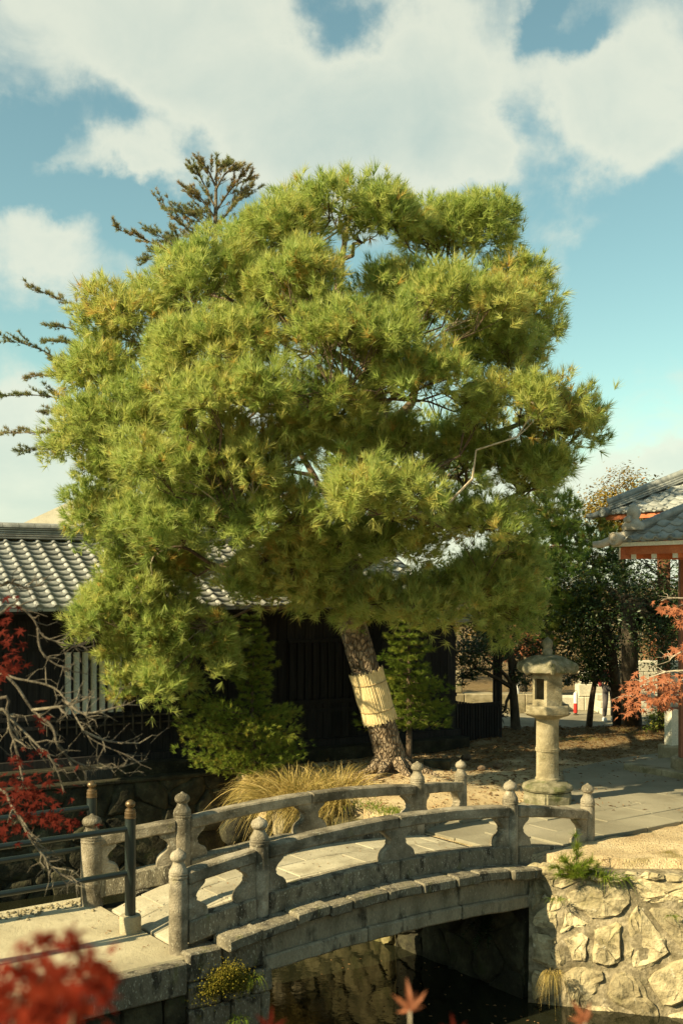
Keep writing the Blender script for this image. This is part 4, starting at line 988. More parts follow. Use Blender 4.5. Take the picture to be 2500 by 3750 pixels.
# ------------------------------------------------------------------ conifers and bushes
def conifer(t, base, h, rfun, mt, bark, levels=16, per=6, L=.09, k=14, spread=.85, r0=.05, droop=-.05, lean=(0, 0), dens=1.0, zmin=.08, w=.012, side=None):
    base = Vector(base); top = base + Vector((lean[0], lean[1], h))
    MB().tube([base.lerp(top, f) + (jit(.02 * h / 3) if 0 < f < 1 else Vector()) - Vector((0, 0, .1 if f == 0 else 0)) for f in (0, .25, .5, .75, 1)], [r0, r0 * .8, r0 * .55, r0 * .3, r0 * .08], 8).build('trunk', bark, t, smooth=True)
    P_, A_, T_ = [], [], []; mb = MB()
    for lv in range(levels):
        f = zmin + (1 - zmin) * (lv + .5) / levels; c = base.lerp(top, f)
        for q in range(per):
            an = lv * 2.4 + q * 2 * math.pi / per + rnd.uniform(-.3, .3); R_ = rfun(f, an) * rnd.uniform(.7, 1.1)
            if R_ < .05: continue
            R_ *= rnd.choice((.7, .9, 1.0, 1.2)); d = Vector((math.cos(an), math.sin(an), 0)); pts = [c + d * R_ * u + Vector((0, 0, R_ * (droop * u + .25 * u * u))) for u in (0, .35, .7, 1)]
            mb.tube(pts, [r0 * .22, r0 * .16, r0 * .10, .003], 4)
            n = max(3, int(R_ * 26 * dens)); tn = rnd.uniform(.2, .6)
            for _ in range(n):
                u = rnd.random() ** .6; p = c + d * R_ * u + Vector((0, 0, R_ * (droop * u + .25 * u * u)))
                s_ = Vector((-d.y, d.x, 0)); o_ = rnd.gauss(0, .16) * R_ * (.4 + .6 * (1 - abs(u - .55)))
                P_.append(p + s_ * o_ + Vector((0, 0, rnd.gauss(0, .05 * R_)))); A_.append(d * .9 + s_ * (o_ * 2 / max(R_, .1)) + Vector((0, 0, .25)) + jit(.35)); T_.append(tn + rnd.uniform(-.12, .2) + (.35 if rnd.random() < .06 else 0))
    mb.build('branches', bark, t, smooth=True, kind='stuff')
    V3, F3 = tufts(np.array(P_), np.array(A_), k, L, w, spread, .5)
    npmesh('crown', V3, F3, mt, t, np.repeat(np.clip(T_, 0, 1), k))
c1 = Vector((-1.62, 19.95, -.05))
t = thing('cedar_sapling', 'bushy young green cedar beside the water, left of the pine trunk', 'cedar', c1)
def rf1(f, an):
    r = (1.30 if f < .42 else .80) * (1 - .55 * f) * (1 - max(0, f - .8) * 3.2) * (1.25 if math.cos(an - 3.6) > .2 and f < .45 else .85)
    if .42 < f < .56: r *= .72
    return max(0, r)
conifer(t, c1, 3.05, rf1, M['cedar'], M['limb'], 22, 6, .10, 22, .85, .055, -.05, dens=2.0, zmin=.05, w=.008)
c2 = Vector((1.36, 22.1, .0))
t = thing('cedar_sapling', 'darker young cedar close behind the straw wrapped trunk', 'cedar', c2)
conifer(t, c2, 3.2, lambda f, an: max(0, 1.25 * (1 - f) ** .6 * (.75 + .35 * math.sin(an * 2 + f * 9))), M['cedar'], M['limb'], 17, 6, .11, 22, .85, .07, -.18, dens=2.0, zmin=.20, w=.008)
def fir(t, base, path, rad, brs, mt=None):
    pp, rr2 = smooth_path([Vector(base)] + path, rad, 5); MB().tube(pp, rr2, 8).build('trunk', M['barebranch'], t, smooth=True)
    mb = MB(); P_, A_, T_ = [], [], []
    for pts, wid in brs:
        bp, br2 = smooth_path([Vector(p) for p in pts], [.035 - .031 * k / (len(pts) - 1) for k in range(len(pts))], 6); mb.tube(bp, br2, 5)
        nb = len(bp); tn = rnd.uniform(.1, .6)
        for i in range(2, nb):
            d = (bp[i] - bp[i - 1]).normalized(); sd = d.cross(Vector((rnd.uniform(-.5, .5), rnd.uniform(-.5, .5), 1))).normalized()
            for q in range(2):
                sg = rnd.choice((-1, 1)); o = bp[i - 1].lerp(bp[i], rnd.random()); ln = wid * (1.25 - .8 * i / nb) * rnd.choice((.4, .8, 1.3, 1.9))
                e = o + (d * 1.0 + sd * sg * .6 + Vector((0, 0, rnd.uniform(-.1, .3)))).normalized() * ln; mb.tube([o, o.lerp(e, .5), e], [.009, .006, .003], 3)
                if i / nb < .25 and rnd.random() < .6: continue
                for k in range(max(4, int(ln * 22))):
                    u = .35 + .65 * rnd.random(); P_.append(o.lerp(e, u) + jit(.025)); A_.append((e - o).normalized() * .7 + Vector((0, 0, .5)) + jit(.4)); T_.append(tn + rnd.uniform(-.1, .45))
        for k in range(10): P_.append(bp[-1 - rnd.randrange(3)] + jit(.06)); A_.append(d + jit(.4)); T_.append(tn)
    mb.build('branches', M['barebranch'], t, smooth=True, kind='stuff')
    V3, F3 = tufts(np.array(P_), np.array(A_), 12, .12, .014, 1.0, .5); npmesh('crown', V3, F3, M['fir'], t, np.repeat(np.clip(T_, 0, 1), 12))
DF = 30.0; A = at
fbase = Vector((-3.5, DF, 0)); J_ = lambda x, y, o=0: A(x, y, DF + o)
t = thing('fir_tree', 'tall sparse brownish fir poking out behind the top left of the pine', 'fir tree', fbase)
fb = []
for pts, wid in (([(788, 1000), (700, 955), (560, 890), (425, 838)], .55), ([(700, 960), (640, 900), (560, 850)], .5), ([(788, 900), (700, 850), (600, 760)], .6), ([(788, 880), (720, 800), (640, 770)], .5), ([(788, 800), (740, 730), (700, 700)], .5), ([(788, 760), (740, 660), (715, 610)], .4),
                 ([(788, 840), (850, 760), (905, 700)], .6), ([(788, 780), (850, 690), (912, 650)], .5), ([(788, 700), (830, 630), (880, 615)], .4), ([(788, 660), (800, 620), (835, 598)], .3), ([(788, 680), (760, 620), (735, 595)], .3), ([(788, 920), (860, 850), (900, 810)], .6), ([(788, 980), (720, 930), (600, 925), (530, 950)], .6), ([(788, 940), (830, 900), (880, 880)], .6),
                 ([(780, 1000), (720, 930), (660, 890)], .6), ([(785, 860), (760, 800), (730, 780)], .5)):
    fb.append(([J_(x, y, rnd.uniform(-.5, .5) * (k > 0)) for k, (x, y) in enumerate(pts)], wid))
for k in range(14): 
    z = rnd.uniform(4.5, 11.5); an = rnd.uniform(0, 6.28); R_ = (14 - z) * .28; c = Vector((-3.5, DF, z)); d = Vector((math.cos(an), math.sin(an), .1)); fb.append(([c, c + d * R_ * .5, c + d * R_ + Vector((0, 0, .2))], .6))
fir(t, fbase, [J_(790, 1500), J_(786, 1000), J_(790, 780), J_(793, 600)], [.22, .17, .10, .06, .015], fb)
fb = []
fb2 = Vector((-6.1, DF - 1, 0)); J2 = lambda x, y, o=0: A(x, y, DF - 1 + o)
t = thing('fir_tree', 'sparse fir whose long branches reach out left of the pine', 'fir tree', fb2)
for pts, wid in (([(420, 1230), (330, 1140), (230, 1100), (112, 1050)], .42), ([(420, 1500), (290, 1390), (170, 1290), (35, 1245)], .5), ([(300, 1400), (210, 1370), (95, 1385)], .4), ([(420, 1300), (280, 1210), (190, 1195)], .3), ([(420, 1560), (300, 1490), (170, 1450), (15, 1450)], .45), ([(300, 1490), (230, 1500), (160, 1510)], .3), ([(420, 1640), (280, 1590), (120, 1585), (0, 1585)], .42), ([(300, 1590), (220, 1640), (60, 1650)], .4), ([(300, 1280), (250, 1250), (160, 1250)], .3)):
    fb.append(([J2(x, y, rnd.uniform(-.5, .5) * (k > 0)) for k, (x, y) in enumerate(pts)], wid))
for k in range(10):
    z = rnd.uniform(4.5, 9.5); an = rnd.uniform(-1.5, 1.5); R_ = (12 - z) * .35; c = Vector((-6.1, DF - 1, z)); d = Vector((math.cos(an), math.sin(an), .1)); fb.append(([c, c + d * R_ * .5, c + d * R_ + Vector((0, 0, .2))], .6))
fir(t, fb2, [J2(418, 1900), J2(422, 1500), J2(430, 1200)], [.2, .15, .10, .03], fb)
t = thing('fir_tree', 'dark conifer at the left edge of the picture', 'fir tree', (-9.9, 27, 0))
conifer(t, (-9.9, 27, 0), 7.6, lambda f, an: max(0, 2.9 * (1 - f) ** .8), M['needle_far'], M['greybark'], 18, 6, .12, 12, .8, .16, -.1, dens=.8, zmin=.2, w=.02)

def broadleaf(t, path, rad, blobs, n, size, mt, bark, ratio=.5, twigs=14):
    pp, rr2 = smooth_path([Vector(p) for p in path], rad, 4)
    MB().tube(pp, rr2, 9).build('trunk', bark, t, smooth=True)
    mb = MB(); P_, N_, T_ = [], [], []; vol = [b[1] * b[1] * b[2] for b in blobs]; sv = sum(v ** .75 for v in vol)
    for b, v in zip(blobs, vol):
        c = Vector(b[0]); q = pp[-1] if rnd.random() < .6 else pp[int(len(pp) * .6)]
        mb.tube(wavy(q, c, 4, .14), [rr2[-1] * .9, rr2[-1] * .7, rr2[-1] * .5, rr2[-1] * .35, .01], 5)
        for _ in range(twigs):
            u = unit(1)[0]; mb.tube(wavy(c, c + Vector((u[0] * b[1], u[1] * b[1], u[2] * b[2])) * .95, 3, .2), [.018, .013, .009, .004], 4)
        m_ = int(n * v ** .75 / sv); clumps = unit(max(6, m_ // 45)) * NR.uniform(.45, 1.0, (max(6, m_ // 45), 1)) ** .6
        ctn = np.clip(NR.normal(.4, .2, len(clumps)), 0, 1)
        idx = NR.integers(0, len(clumps), m_); pts = clumps[idx] + NR.normal(size=(m_, 3)) * .17
        P_.append(np.array(c) + pts * np.array([b[1], b[1], b[2]])); N_.append(pts * .6 + np.array([0, 0, .9]) + NR.normal(size=(m_, 3)) * .5); T_.append(np.clip(ctn[idx] + NR.normal(size=m_) * .12, 0, 1))
    mb.build('limbs', bark, t, smooth=True)
    V3, F3 = leaves(np.concatenate(P_), np.concatenate(N_), size, ratio)
    npmesh('crown', V3, F3, mt, t, np.repeat(np.concatenate(T_), 2))
def tree(name, label, cat, base, path, rad, blobs, n, size, mt, bark=None, group=None, **k):
    t = thing(name, label, cat, base, group); broadleaf(t, [base] + path, rad, blobs, n, size, mt, bark or M['greybark'], **k); return t
A = at
tree('evergreen_tree', 'thick trunked dark evergreen tree behind the stone lantern roof, right', 'tree', gnd(2312, 2668, .05), [A(2305, 2450, 24.6), A(2300, 2200, 24.6)], [.26, .19, .17],
     [(A(2330, 2230, 24.5), 1.2, .9), (A(2480, 2330, 24.0), 1.0, .8), (A(2200, 2140, 25.5), 1.1, .8), (A(2440, 2120, 25), 1.1, .8), (A(2560, 2240, 24.5), 1.1, .9)], 15000, .085, M['leaf_dark'])
tree('evergreen_tree', 'leaning slim dark evergreen tree left of the thick trunked one', 'tree', gnd(2262, 2660, .05), [A(2240, 2400, 25.2), A(2180, 2180, 25.4)], [.14, .11, .08],
     [(A(2150, 2290, 25.6), .85, .7), (A(2090, 2360, 25.8), .75, .5), (A(2230, 2380, 25.6), .8, .55), (A(2160, 2450, 25.9), .6, .35), (A(2050, 2220, 26), .8, .6)], 9000, .08, M['leaf_dark'])
tree('evergreen_tree', 'small pale stemmed tree on the mossy rise behind the lantern', 'tree', gnd(2155, 2662, .05), [A(2166, 2560, 26.0), A(2180, 2480, 26)], [.085, .07, .05],
     [(A(2170, 2440, 26.1), .5, .3), (A(2110, 2480, 26.2), .4, .2), (A(2220, 2470, 26.2), .4, .22)], 1500, .08, M['leaf_dark'], M['limb'])
tree('evergreen_tree', 'low many leaved evergreen between the black fence and the lantern', 'tree', gnd(1888, 2688, .05), [A(1880, 2560, 25.8), A(1868, 2400, 25.6)], [.13, .10, .07],
     [(A(1760, 2380, 25.2), .75, .5), (A(1660, 2400, 24.8), .55, .38), (A(1880, 2330, 26), .8, .5), (A(1900, 2470, 26), .5, .35), (A(1950, 2400, 26.3), .55, .45), (A(1700, 2480, 25.2), .4, .22), (A(1830, 2620, 25.9), .25, .25), (A(1770, 2280, 25.5), .8, .45)], 9000, .075, M['leaf_dark'])
tree('topiary_tree', 'clipped round golden tree above the tiled roof corner', 'tree', (7.9, 30.5, 0), [(7.85, 30.5, 2.5), (7.8, 30.5, 4.8)], [.16, .13, .10],
     [(A(2285, 1850, 30.5), 1.12, .92), (A(2230, 1860, 30.4), .8, .6), (A(2350, 1860, 30.4), .8, .65)], 9000, .10, M['leaf_yellow'])
tree('maple_tree', 'distant orange maple glowing behind the lantern finial', 'maple tree', (5.6, 33.5, 0), [(5.5, 33.5, 1.2), (5.4, 33.4, 2.0)], [.12, .09, .07],
     [(A(1900, 2345, 33.4), .75, .5), (A(1990, 2370, 33.6), .5, .4), (A(1820, 2380, 33.6), .5, .35)], 3500, .09, M['leaf_orange'])
tree('maple_tree', 'small orange maple beyond the road at the right edge', 'maple tree', (11.6, 33, 0), [(11.5, 33, 1.4), (11.4, 33, 2.2)], [.12, .09, .07],
     [(A(2480, 2360, 33), 1.0, .8), (A(2420, 2480, 33.4), .7, .5)], 3500, .09, M['leaf_orange'])
tree('evergreen_bush', 'bright green rounded bush beside the low post', 'bush', (7.3, 25.5, 0), [(7.3, 25.5, .15), (7.3, 25.5, .3)], [.04, .03, .02],
     [(A(2420, 2640, 25.4), .42, .3), (A(2480, 2640, 25.6), .45, .32)], 2200, .06, M['cedar'], twigs=5)
for i, (x, y, h, r, mt) in enumerate(((3.5, 41, 5.0, 2.6, 'leaf_dark'), (7.6, 44, 5.6, 3.2, 'leaf_yellow'), (12, 42, 6.0, 3.2, 'leaf_dark'), (17, 43, 6.6, 3.6, 'leaf_dark'), (-1, 44, 4.4, 2.8, 'leaf_dark'), (-6, 50, 5, 3, 'leaf_dark'), (22, 46, 7, 4, 'leaf_dark'))):
    lab = ['round dark tree far beyond the road, left of the lantern', 'yellowing broad tree far beyond the road', 'dark tree behind the pale block wall', 'tall dark tree at the far right', 'dark tree hidden behind the house gable', 'dark tree far behind the house ridge', 'dark tree beyond the right edge'][i]
    tree('background_tree', lab, 'tree', (x, y, 0), [(x, y, h * .3), (x, y, h * .5)], [.2, .16, .1], [((x, y, h * .62), r, h * .34), ((x - r * .5, y - .5, h * .42), r * .8, h * .28), ((x + r * .55, y - .4, h * .45), r * .8, h * .3)], 4500, .17, M[mt], group='trees beyond the road', twigs=8)

# second pine, darker, right of the big crown
b2_ = Vector((4.9, 27.0, 0))
pine2 = thing('pine_tree', 'smaller dark pine behind and right of the big pine', 'pine tree', b2_)
tp2 = [b2_, A(2010, 2400, 27), A(1980, 2200, 27), A(2030, 2000, 27)]
pp, rr2 = smooth_path(tp2, [.17, .15, .12, .06], 6); MB().tube(pp, rr2, 9).build('trunk', M['limb'], pine2, smooth=True)
limb_pts = [(p, r) for p, r in zip(pp[8:], rr2[8:])]
for (x, y, d, r) in ((1990, 1860, 27, .75), (2080, 1900, 26.4, .85), (2150, 1960, 26.2, .8), (2000, 1990, 26, .85), (2110, 2060, 25.8, .9), (2190, 2080, 26, .75), (1950, 2110, 26, .8), (2050, 2160, 25.7, .85), (2140, 2190, 25.8, .8), (1960, 2230, 26, .75), (2060, 2280, 25.9, .7), (1900, 1990, 26.5, .8), (1880, 2200, 26.4, .7), (2230, 1990, 26.6, .5), (2000, 1860, 28, .7), (2100, 2000, 28.2, 1.0), (1980, 2140, 28.2, 1.0)):
    make_pad(A(x, y, d), r, pine2, M['needle_far'], A(2040, 2150, 27), dens=60, kk=20, L=.17, w=.016, brown=.04)

# ------------------------------------------------------------------ tiled pavilions at the right
def hip_roof(t, C, plen, depth, pitch, noshi):
    E = -V; I = U; tp_ = math.tan(R(pitch)); half = depth / 2
    up = (I + Vector((0, 0, tp_))).normalized(); nr = E.cross(up).normalized()
    if nr.z < 0: nr = -nr
    P = lambda e, i: C + E * e + I * i + Vector((0, 0, tp_ * i))
    r_ = MB().add([P(0, 0), P(plen, 0), P(plen - half, half), P(half, half)], [(0, 1, 2, 3)])
    bk = lambda e, i: C + E * e + I * (depth - i) + Vector((0, 0, tp_ * i))
    r_.add([bk(0, 0), bk(half, half), bk(plen - half, half), bk(plen, 0)], [(0, 1, 2, 3)])
    r_.add([P(0, 0), P(half, half), bk(half, half), bk(0, 0)], [(0, 1, 2, 3)])
    r_.add([P(plen, 0), bk(plen, 0), bk(plen - half, half), P(plen - half, half)], [(0, 1, 2, 3)])
    rf_ = r_.build('roof', M['tile2'], t); off = wloc(rf_)
    pt = .29; rows = int(half / math.cos(R(pitch)) / .235); me = tile_mesh(pt, .30, 'roof_tile', .03); me.materials.append(M['tile2'])
    for c_ in range(int(plen / pt)):
        for q in range(rows):
            e = c_ * pt; sl = q * .235; i = sl * math.cos(R(pitch))
            if e + pt * .5 < i + .02 or e > plen - i - pt: continue
            ob = link('roof_tile', me, None, rf_); ob.matrix_local = Matrix.Translation(-off) @ frame_matrix(P(e, 0) + up * sl + nr * .012, E, up, nr)
        c = P(c_ * pt + .06, 0) + Vector((0, 0, .045)) - I * .01
        if c_ * pt < plen - .3:
            rings = [[c + E * r * math.cos(a) + Vector((0, 0, 1)) * r * math.sin(a) + I * y for a in [2 * math.pi * k / 16 for k in range(16)]] for (r, y) in ((.058, .12), (.060, 0), (.050, -.008), (.042, .004), (.02, .004), (.012, -.006))]
            MB().rings(rings).build('eave_tile', M['tile2'], t, smooth=True)
    hd = P(half, half) - P(0, 0); hl = hd.length; hd.normalize(); sd = hd.cross(Vector((0, 0, 1))).normalized(); hu = sd.cross(hd)
    if hu.z < 0: hu = -hu
    n = int(hl / .30)
    for k in range(n):
        a = P(0, 0) + hd * (.22 + k * .30); b = a + hd * .31
        if noshi:
            for q, (wd, zz) in enumerate(((.15, .05), (.135, .10), (.12, .15))):
                MB().box((a + b) / 2 + hu * zz, hd * .155, sd * wd, hu * .02).build('ridge_course', M['tile2'], t, bevel=.006)
            MB().tube([a + hu * .22, b + hu * .22], [.095, .09], 12).build('ridge_tile', M['tile2'], t, smooth=True)
        else:
            MB().tube([a + hu * .075, b + hu * .075], [.092, .084], 12).build('ridge_tile', M['tile2'], t, smooth=True)
    # upturned corner and round end disc
    tip = P(0, 0)
    MB().tube([tip + hd * .25 + hu * .05, tip + hu * .05, tip - hd * .22 + hu * .055, tip - hd * .36 + hu * .11], [.075, .08, .07, .055], 10).build('corner_tile', M['paletile'] if not noshi else M['tile2'], t, smooth=True)
    dc = tip + hd * .0 + hu * .06 - I * .10 + E * .10
    rings = [[dc + E * r * math.cos(a) + Vector((0, 0, 1)) * r * math.sin(a) + I * y for a in [2 * math.pi * k / 24 for k in range(24)]] for (r, y) in ((.115, .14), (.118, 0), (.105, -.012), (.088, .006), (.045, .004), (.03, -.012), (.01, -.014))]
    dk = MB().rings(rings).build('disc_tile', M['paletile'] if not noshi else M['tile2'], t, smooth=True)
    if not noshi:
        f = tip + hd * .42 + hu * .12
        MB().lathe(f, [(.20, -.06), (.215, .0), (.19, .06), (.12, .10), (.09, .13), (.10, .16), (.125, .22), (.12, .28), (.085, .34), (.03, .39), (.003, .41)], 20).build('peach_finial', M['paletile'], t, smooth=True)
        for sg in (-1, 1):
            q = f + sd * .14 * sg + hu * .15 - hd * .05
            MB().lathe(q, [(.01, -.06), (.055, -.03), (.065, .02), (.04, .06), (.005, .08)], 10).build('finial_leaf', M['paletile'], t, smooth=True)
    return P, tp_
Cn = Vector((4.86, 19.5, 4.30))
pav = thing('pavilion', 'small pavilion with grey tiled roof corner and vermilion eaves', 'pavilion', (6.6, 19.6, .1))
P1, tp1 = hip_roof(pav, Cn, 6.0, 3.4, 31, False)
E_, I_ = -V, U
MB().box(Cn + E_ * 2.9 + I_ * .05 + Vector((0, 0, -.045)), E_ * 2.98, I_ * .03, Vector((0, 0, .035))).build('eave_board', M['cream'], pav)
MB().box(Cn + E_ * 2.95 + I_ * .16 + Vector((0, 0, -.15)), E_ * 2.85, I_ * .07, Vector((0, 0, .072))).build('eave_beam', M['red'], pav)
MB().box(Cn + E_ * 2.9 + I_ * 1.7 + Vector((0, 0, .04)), E_ * 2.8, I_ * 1.45, Vector((0, 0, .02))).build('soffit', M['red'], pav)
for k in range(13):
    e = .34 + k * .44; rf_ = MB().box(Cn + E_ * e + I_ * .80 + Vector((0, 0, -.255)), E_ * .048, I_ * .68, Vector((0, 0, .04))).build('rafter', M['red'], pav)
    MB().box(Cn + E_ * e + I_ * .115 + Vector((0, 0, -.255)), E_ * .052, I_ * .006, Vector((0, 0, .048))).build('rafter_end', M['cream'], rf_)
hdv = (E_ + I_).normalized(); sdv = Vector((-hdv.y, hdv.x, 0))
cb = MB().box(Cn + hdv * .9 + Vector((0, 0, -.20)), hdv * .80, sdv * .06, Vector((0, 0, .10))).build('corner_beam', M['red'], pav)
MB().box(Cn + hdv * .095 + Vector((0, 0, -.20)), hdv * .008, sdv * .064, Vector((0, 0, .105))).build('beam_end', M['cream'], cb)
for e, i in ((.62, 2.3), (.62, 1.05), (4.6, 1.05), (4.6, 2.3)):
    q = Cn + E_ * e + I_ * i
    if e == .62 and i == 1.05: q = Vector((6.36, 20.35, 0)) - Vector((0, 0, 0))
    MB().abox(q.x - .075, q.x + .075, q.y - .075, q.y + .075, .32, 4.45).build('pillar', M['redbrown'], pav, bevel=.01)
    MB().abox(q.x - .19, q.x + .19, q.y - .19, q.y + .19, .08, .33).build('pillar_base', M['lantern'], pav, bevel=.03)
C2 = Vector((6.20, 26.0, 5.22))
pav2 = thing('gate_roof', 'taller gate roof with layered ridge, just behind the vermilion eaves', 'building', (8.5, 27, 0))
hip_roof(pav2, C2, 6.2, 4.2, 29, True)
MB().box(C2 + E_ * 3 + I_ * .1 + Vector((0, 0, -.07)), E_ * 2.95, I_ * .04, Vector((0, 0, .06))).build('eave_board', M['red'], pav2)
MB().box(C2 + E_ * 3 + I_ * 2.1 + Vector((0, 0, .0)), E_ * 2.8, I_ * 1.9, Vector((0, 0, .02))).build('soffit', M['redbrown'], pav2)
for e, i in ((1.0, 1.0), (1.0, 3.2), (5.2, 1.0), (5.2, 3.2)):
    q = C2 + E_ * e + I_ * i; MB().abox(q.x - .12, q.x + .12, q.y - .12, q.y + .12, -.05, 5.3).build('pillar', M['redbrown'], pav2)
plat = thing('stone_platform', 'low granite edged step in front of the pavilion', 'step', Vector((7, 20.6, 0)))
q0 = Vector((5.39, 20.95, 0)); 
MB().extrude([q0 + U * .26 + Vector((0, 0, -.05)), q0 - V * 6 + U * .26 + Vector((0, 0, -.05)), q0 - V * 6 + U * 4 + Vector((0, 0, -.05)), q0 + U * 4 + Vector((0, 0, -.05))], Vector((0, 0, .165))).build('paving', M['asphalt'], plat)
s_ = 0.0
while s_ < 6:
    ll = rnd.uniform(.55, .95); MB().box(q0 - V * (s_ + ll / 2) + U * .125 + Vector((0, 0, .035)), V * (ll / 2 - .004), U * .12, Vector((0, 0, .085))).build('kerb_stone', M['lantern'], plat, bevel=.012); s_ += ll
pb = at(2457, 2772, 21.9); rail_f = thing('low_post', 'short pale and dark red post with crossbar on a stone foot', 'post', (pb.x, pb.y, .1))
MB().abox(pb.x - .22, pb.x + .34, pb.y - .22, pb.y + .22, .02, .34).build('stone_foot', M['lantern'], rail_f, bevel=.03)
zt = at(0, 2598, 21.9).z
m45 = Matrix.Rotation(.5, 3, 'Z')
MB().box((pb.x, pb.y, (zt + .3) / 2), m45 @ Vector((.10, 0, 0)), m45 @ Vector((0, .10, 0)), Vector((0, 0, (zt - .3) / 2))).build('post', M['cream'], rail_f, bevel=.006)
MB().abox(pb.x + .112, pb.x + 1.9, pb.y - .05, pb.y + .05, zt - .17, zt - .07).build('crossbar', M['cream'], rail_f)
MB().box((pb.x + .40, pb.y + .3, zt - .02), Vector((.52, 0, 0)), Vector((0, .16, 0)), Vector((0, 0, .025))).build('top_board', M['redbrown'], rail_f)

# ------------------------------------------------------------------ road and what stands beyond it
MB().add([(1.0, 26.2, -.035), (40, 26.2, -.035), (40, 33.5, -.035), (-2, 33.5, -.035)], [(0, 1, 2, 3)]).build('road', M['asphalt'], kind='structure')
bw = thing('block_wall', 'pale wall of big sunlit stone blocks beyond the road', 'wall', (8, 31.6, 0))
z = -.04
for row, hh in enumerate((.40, .36, .34, .32)):
    x = 6.2 + .25 * (row % 2) + (.35 * row)
    while x < 12:
        ll = rnd.uniform(.6, 1.1); MB().abox(x, x + ll - .015, 31.3 + .05 * row + rnd.uniform(-.01, .01), 31.9, z, z + hh - .012).build('block', M['palewall'], bw, bevel=.015); x += ll
    z += hh
lk = thing('stone_ledge', 'low weathered stone ledge beyond the black fence', 'ledge', (4.2, 31, 0))
for k in range(4): MB().abox(2.6 + k * .85, 3.44 + k * .85, 30.6, 31.2, -.04, .50).build('ledge_block', M['lantern'], lk, bevel=.02)
MB().abox(3.05, 3.4, 30.8, 31.1, .50, 1.12).build('upright_stone', M['lantern'], lk, bevel=.03)
st = thing('stone_steps', 'pale stone steps beyond the road, behind the walking person', 'steps', (7.9, 30.6, 0))
for k in range(3): MB().abox(7.2, 9.2, 30.1 + k * .38, 31.25, -.04 + k * .17, .13 + k * .17).build('step', M['palewall'], st, bevel=.015)
def bollard(x, y, d, h, lab):
    b = gnd(x, y, -.035); s_ = b.y / 30
    t = thing('traffic_bollard', lab, 'bollard', b, 'red and white bollards by the road')
    MB().lathe(b, [(.075, 0), (.075, .02), (.035, .03), (.035, h * .10)], 12).build('base', M['greybark'], t, smooth=True)
    MB().lathe(b, [(.055, h * .10), (.055, h * .52)], 14).build('red_band', M['redpaint'], t, smooth=True)
    MB().lathe(b, [(.057, h * .52), (.057, h * .93), (.045, h)], 14).build('white_band', M['white'], t, smooth=True)
    c = b + Vector((0, 0, h)); MB().tube([c + Vector((.05 * math.cos(a), 0, .07 * math.sin(a) - .01)) for a in [math.pi * k / 8 for k in range(9)]], .006, 5).build('handle', M['greybark'], t)
bollard(1893, 2610, 30, .92, 'red and white bollard seen left of the lantern')
bollard(2106, 2618, 30, .62, 'red and white bollard seen right of the lantern')
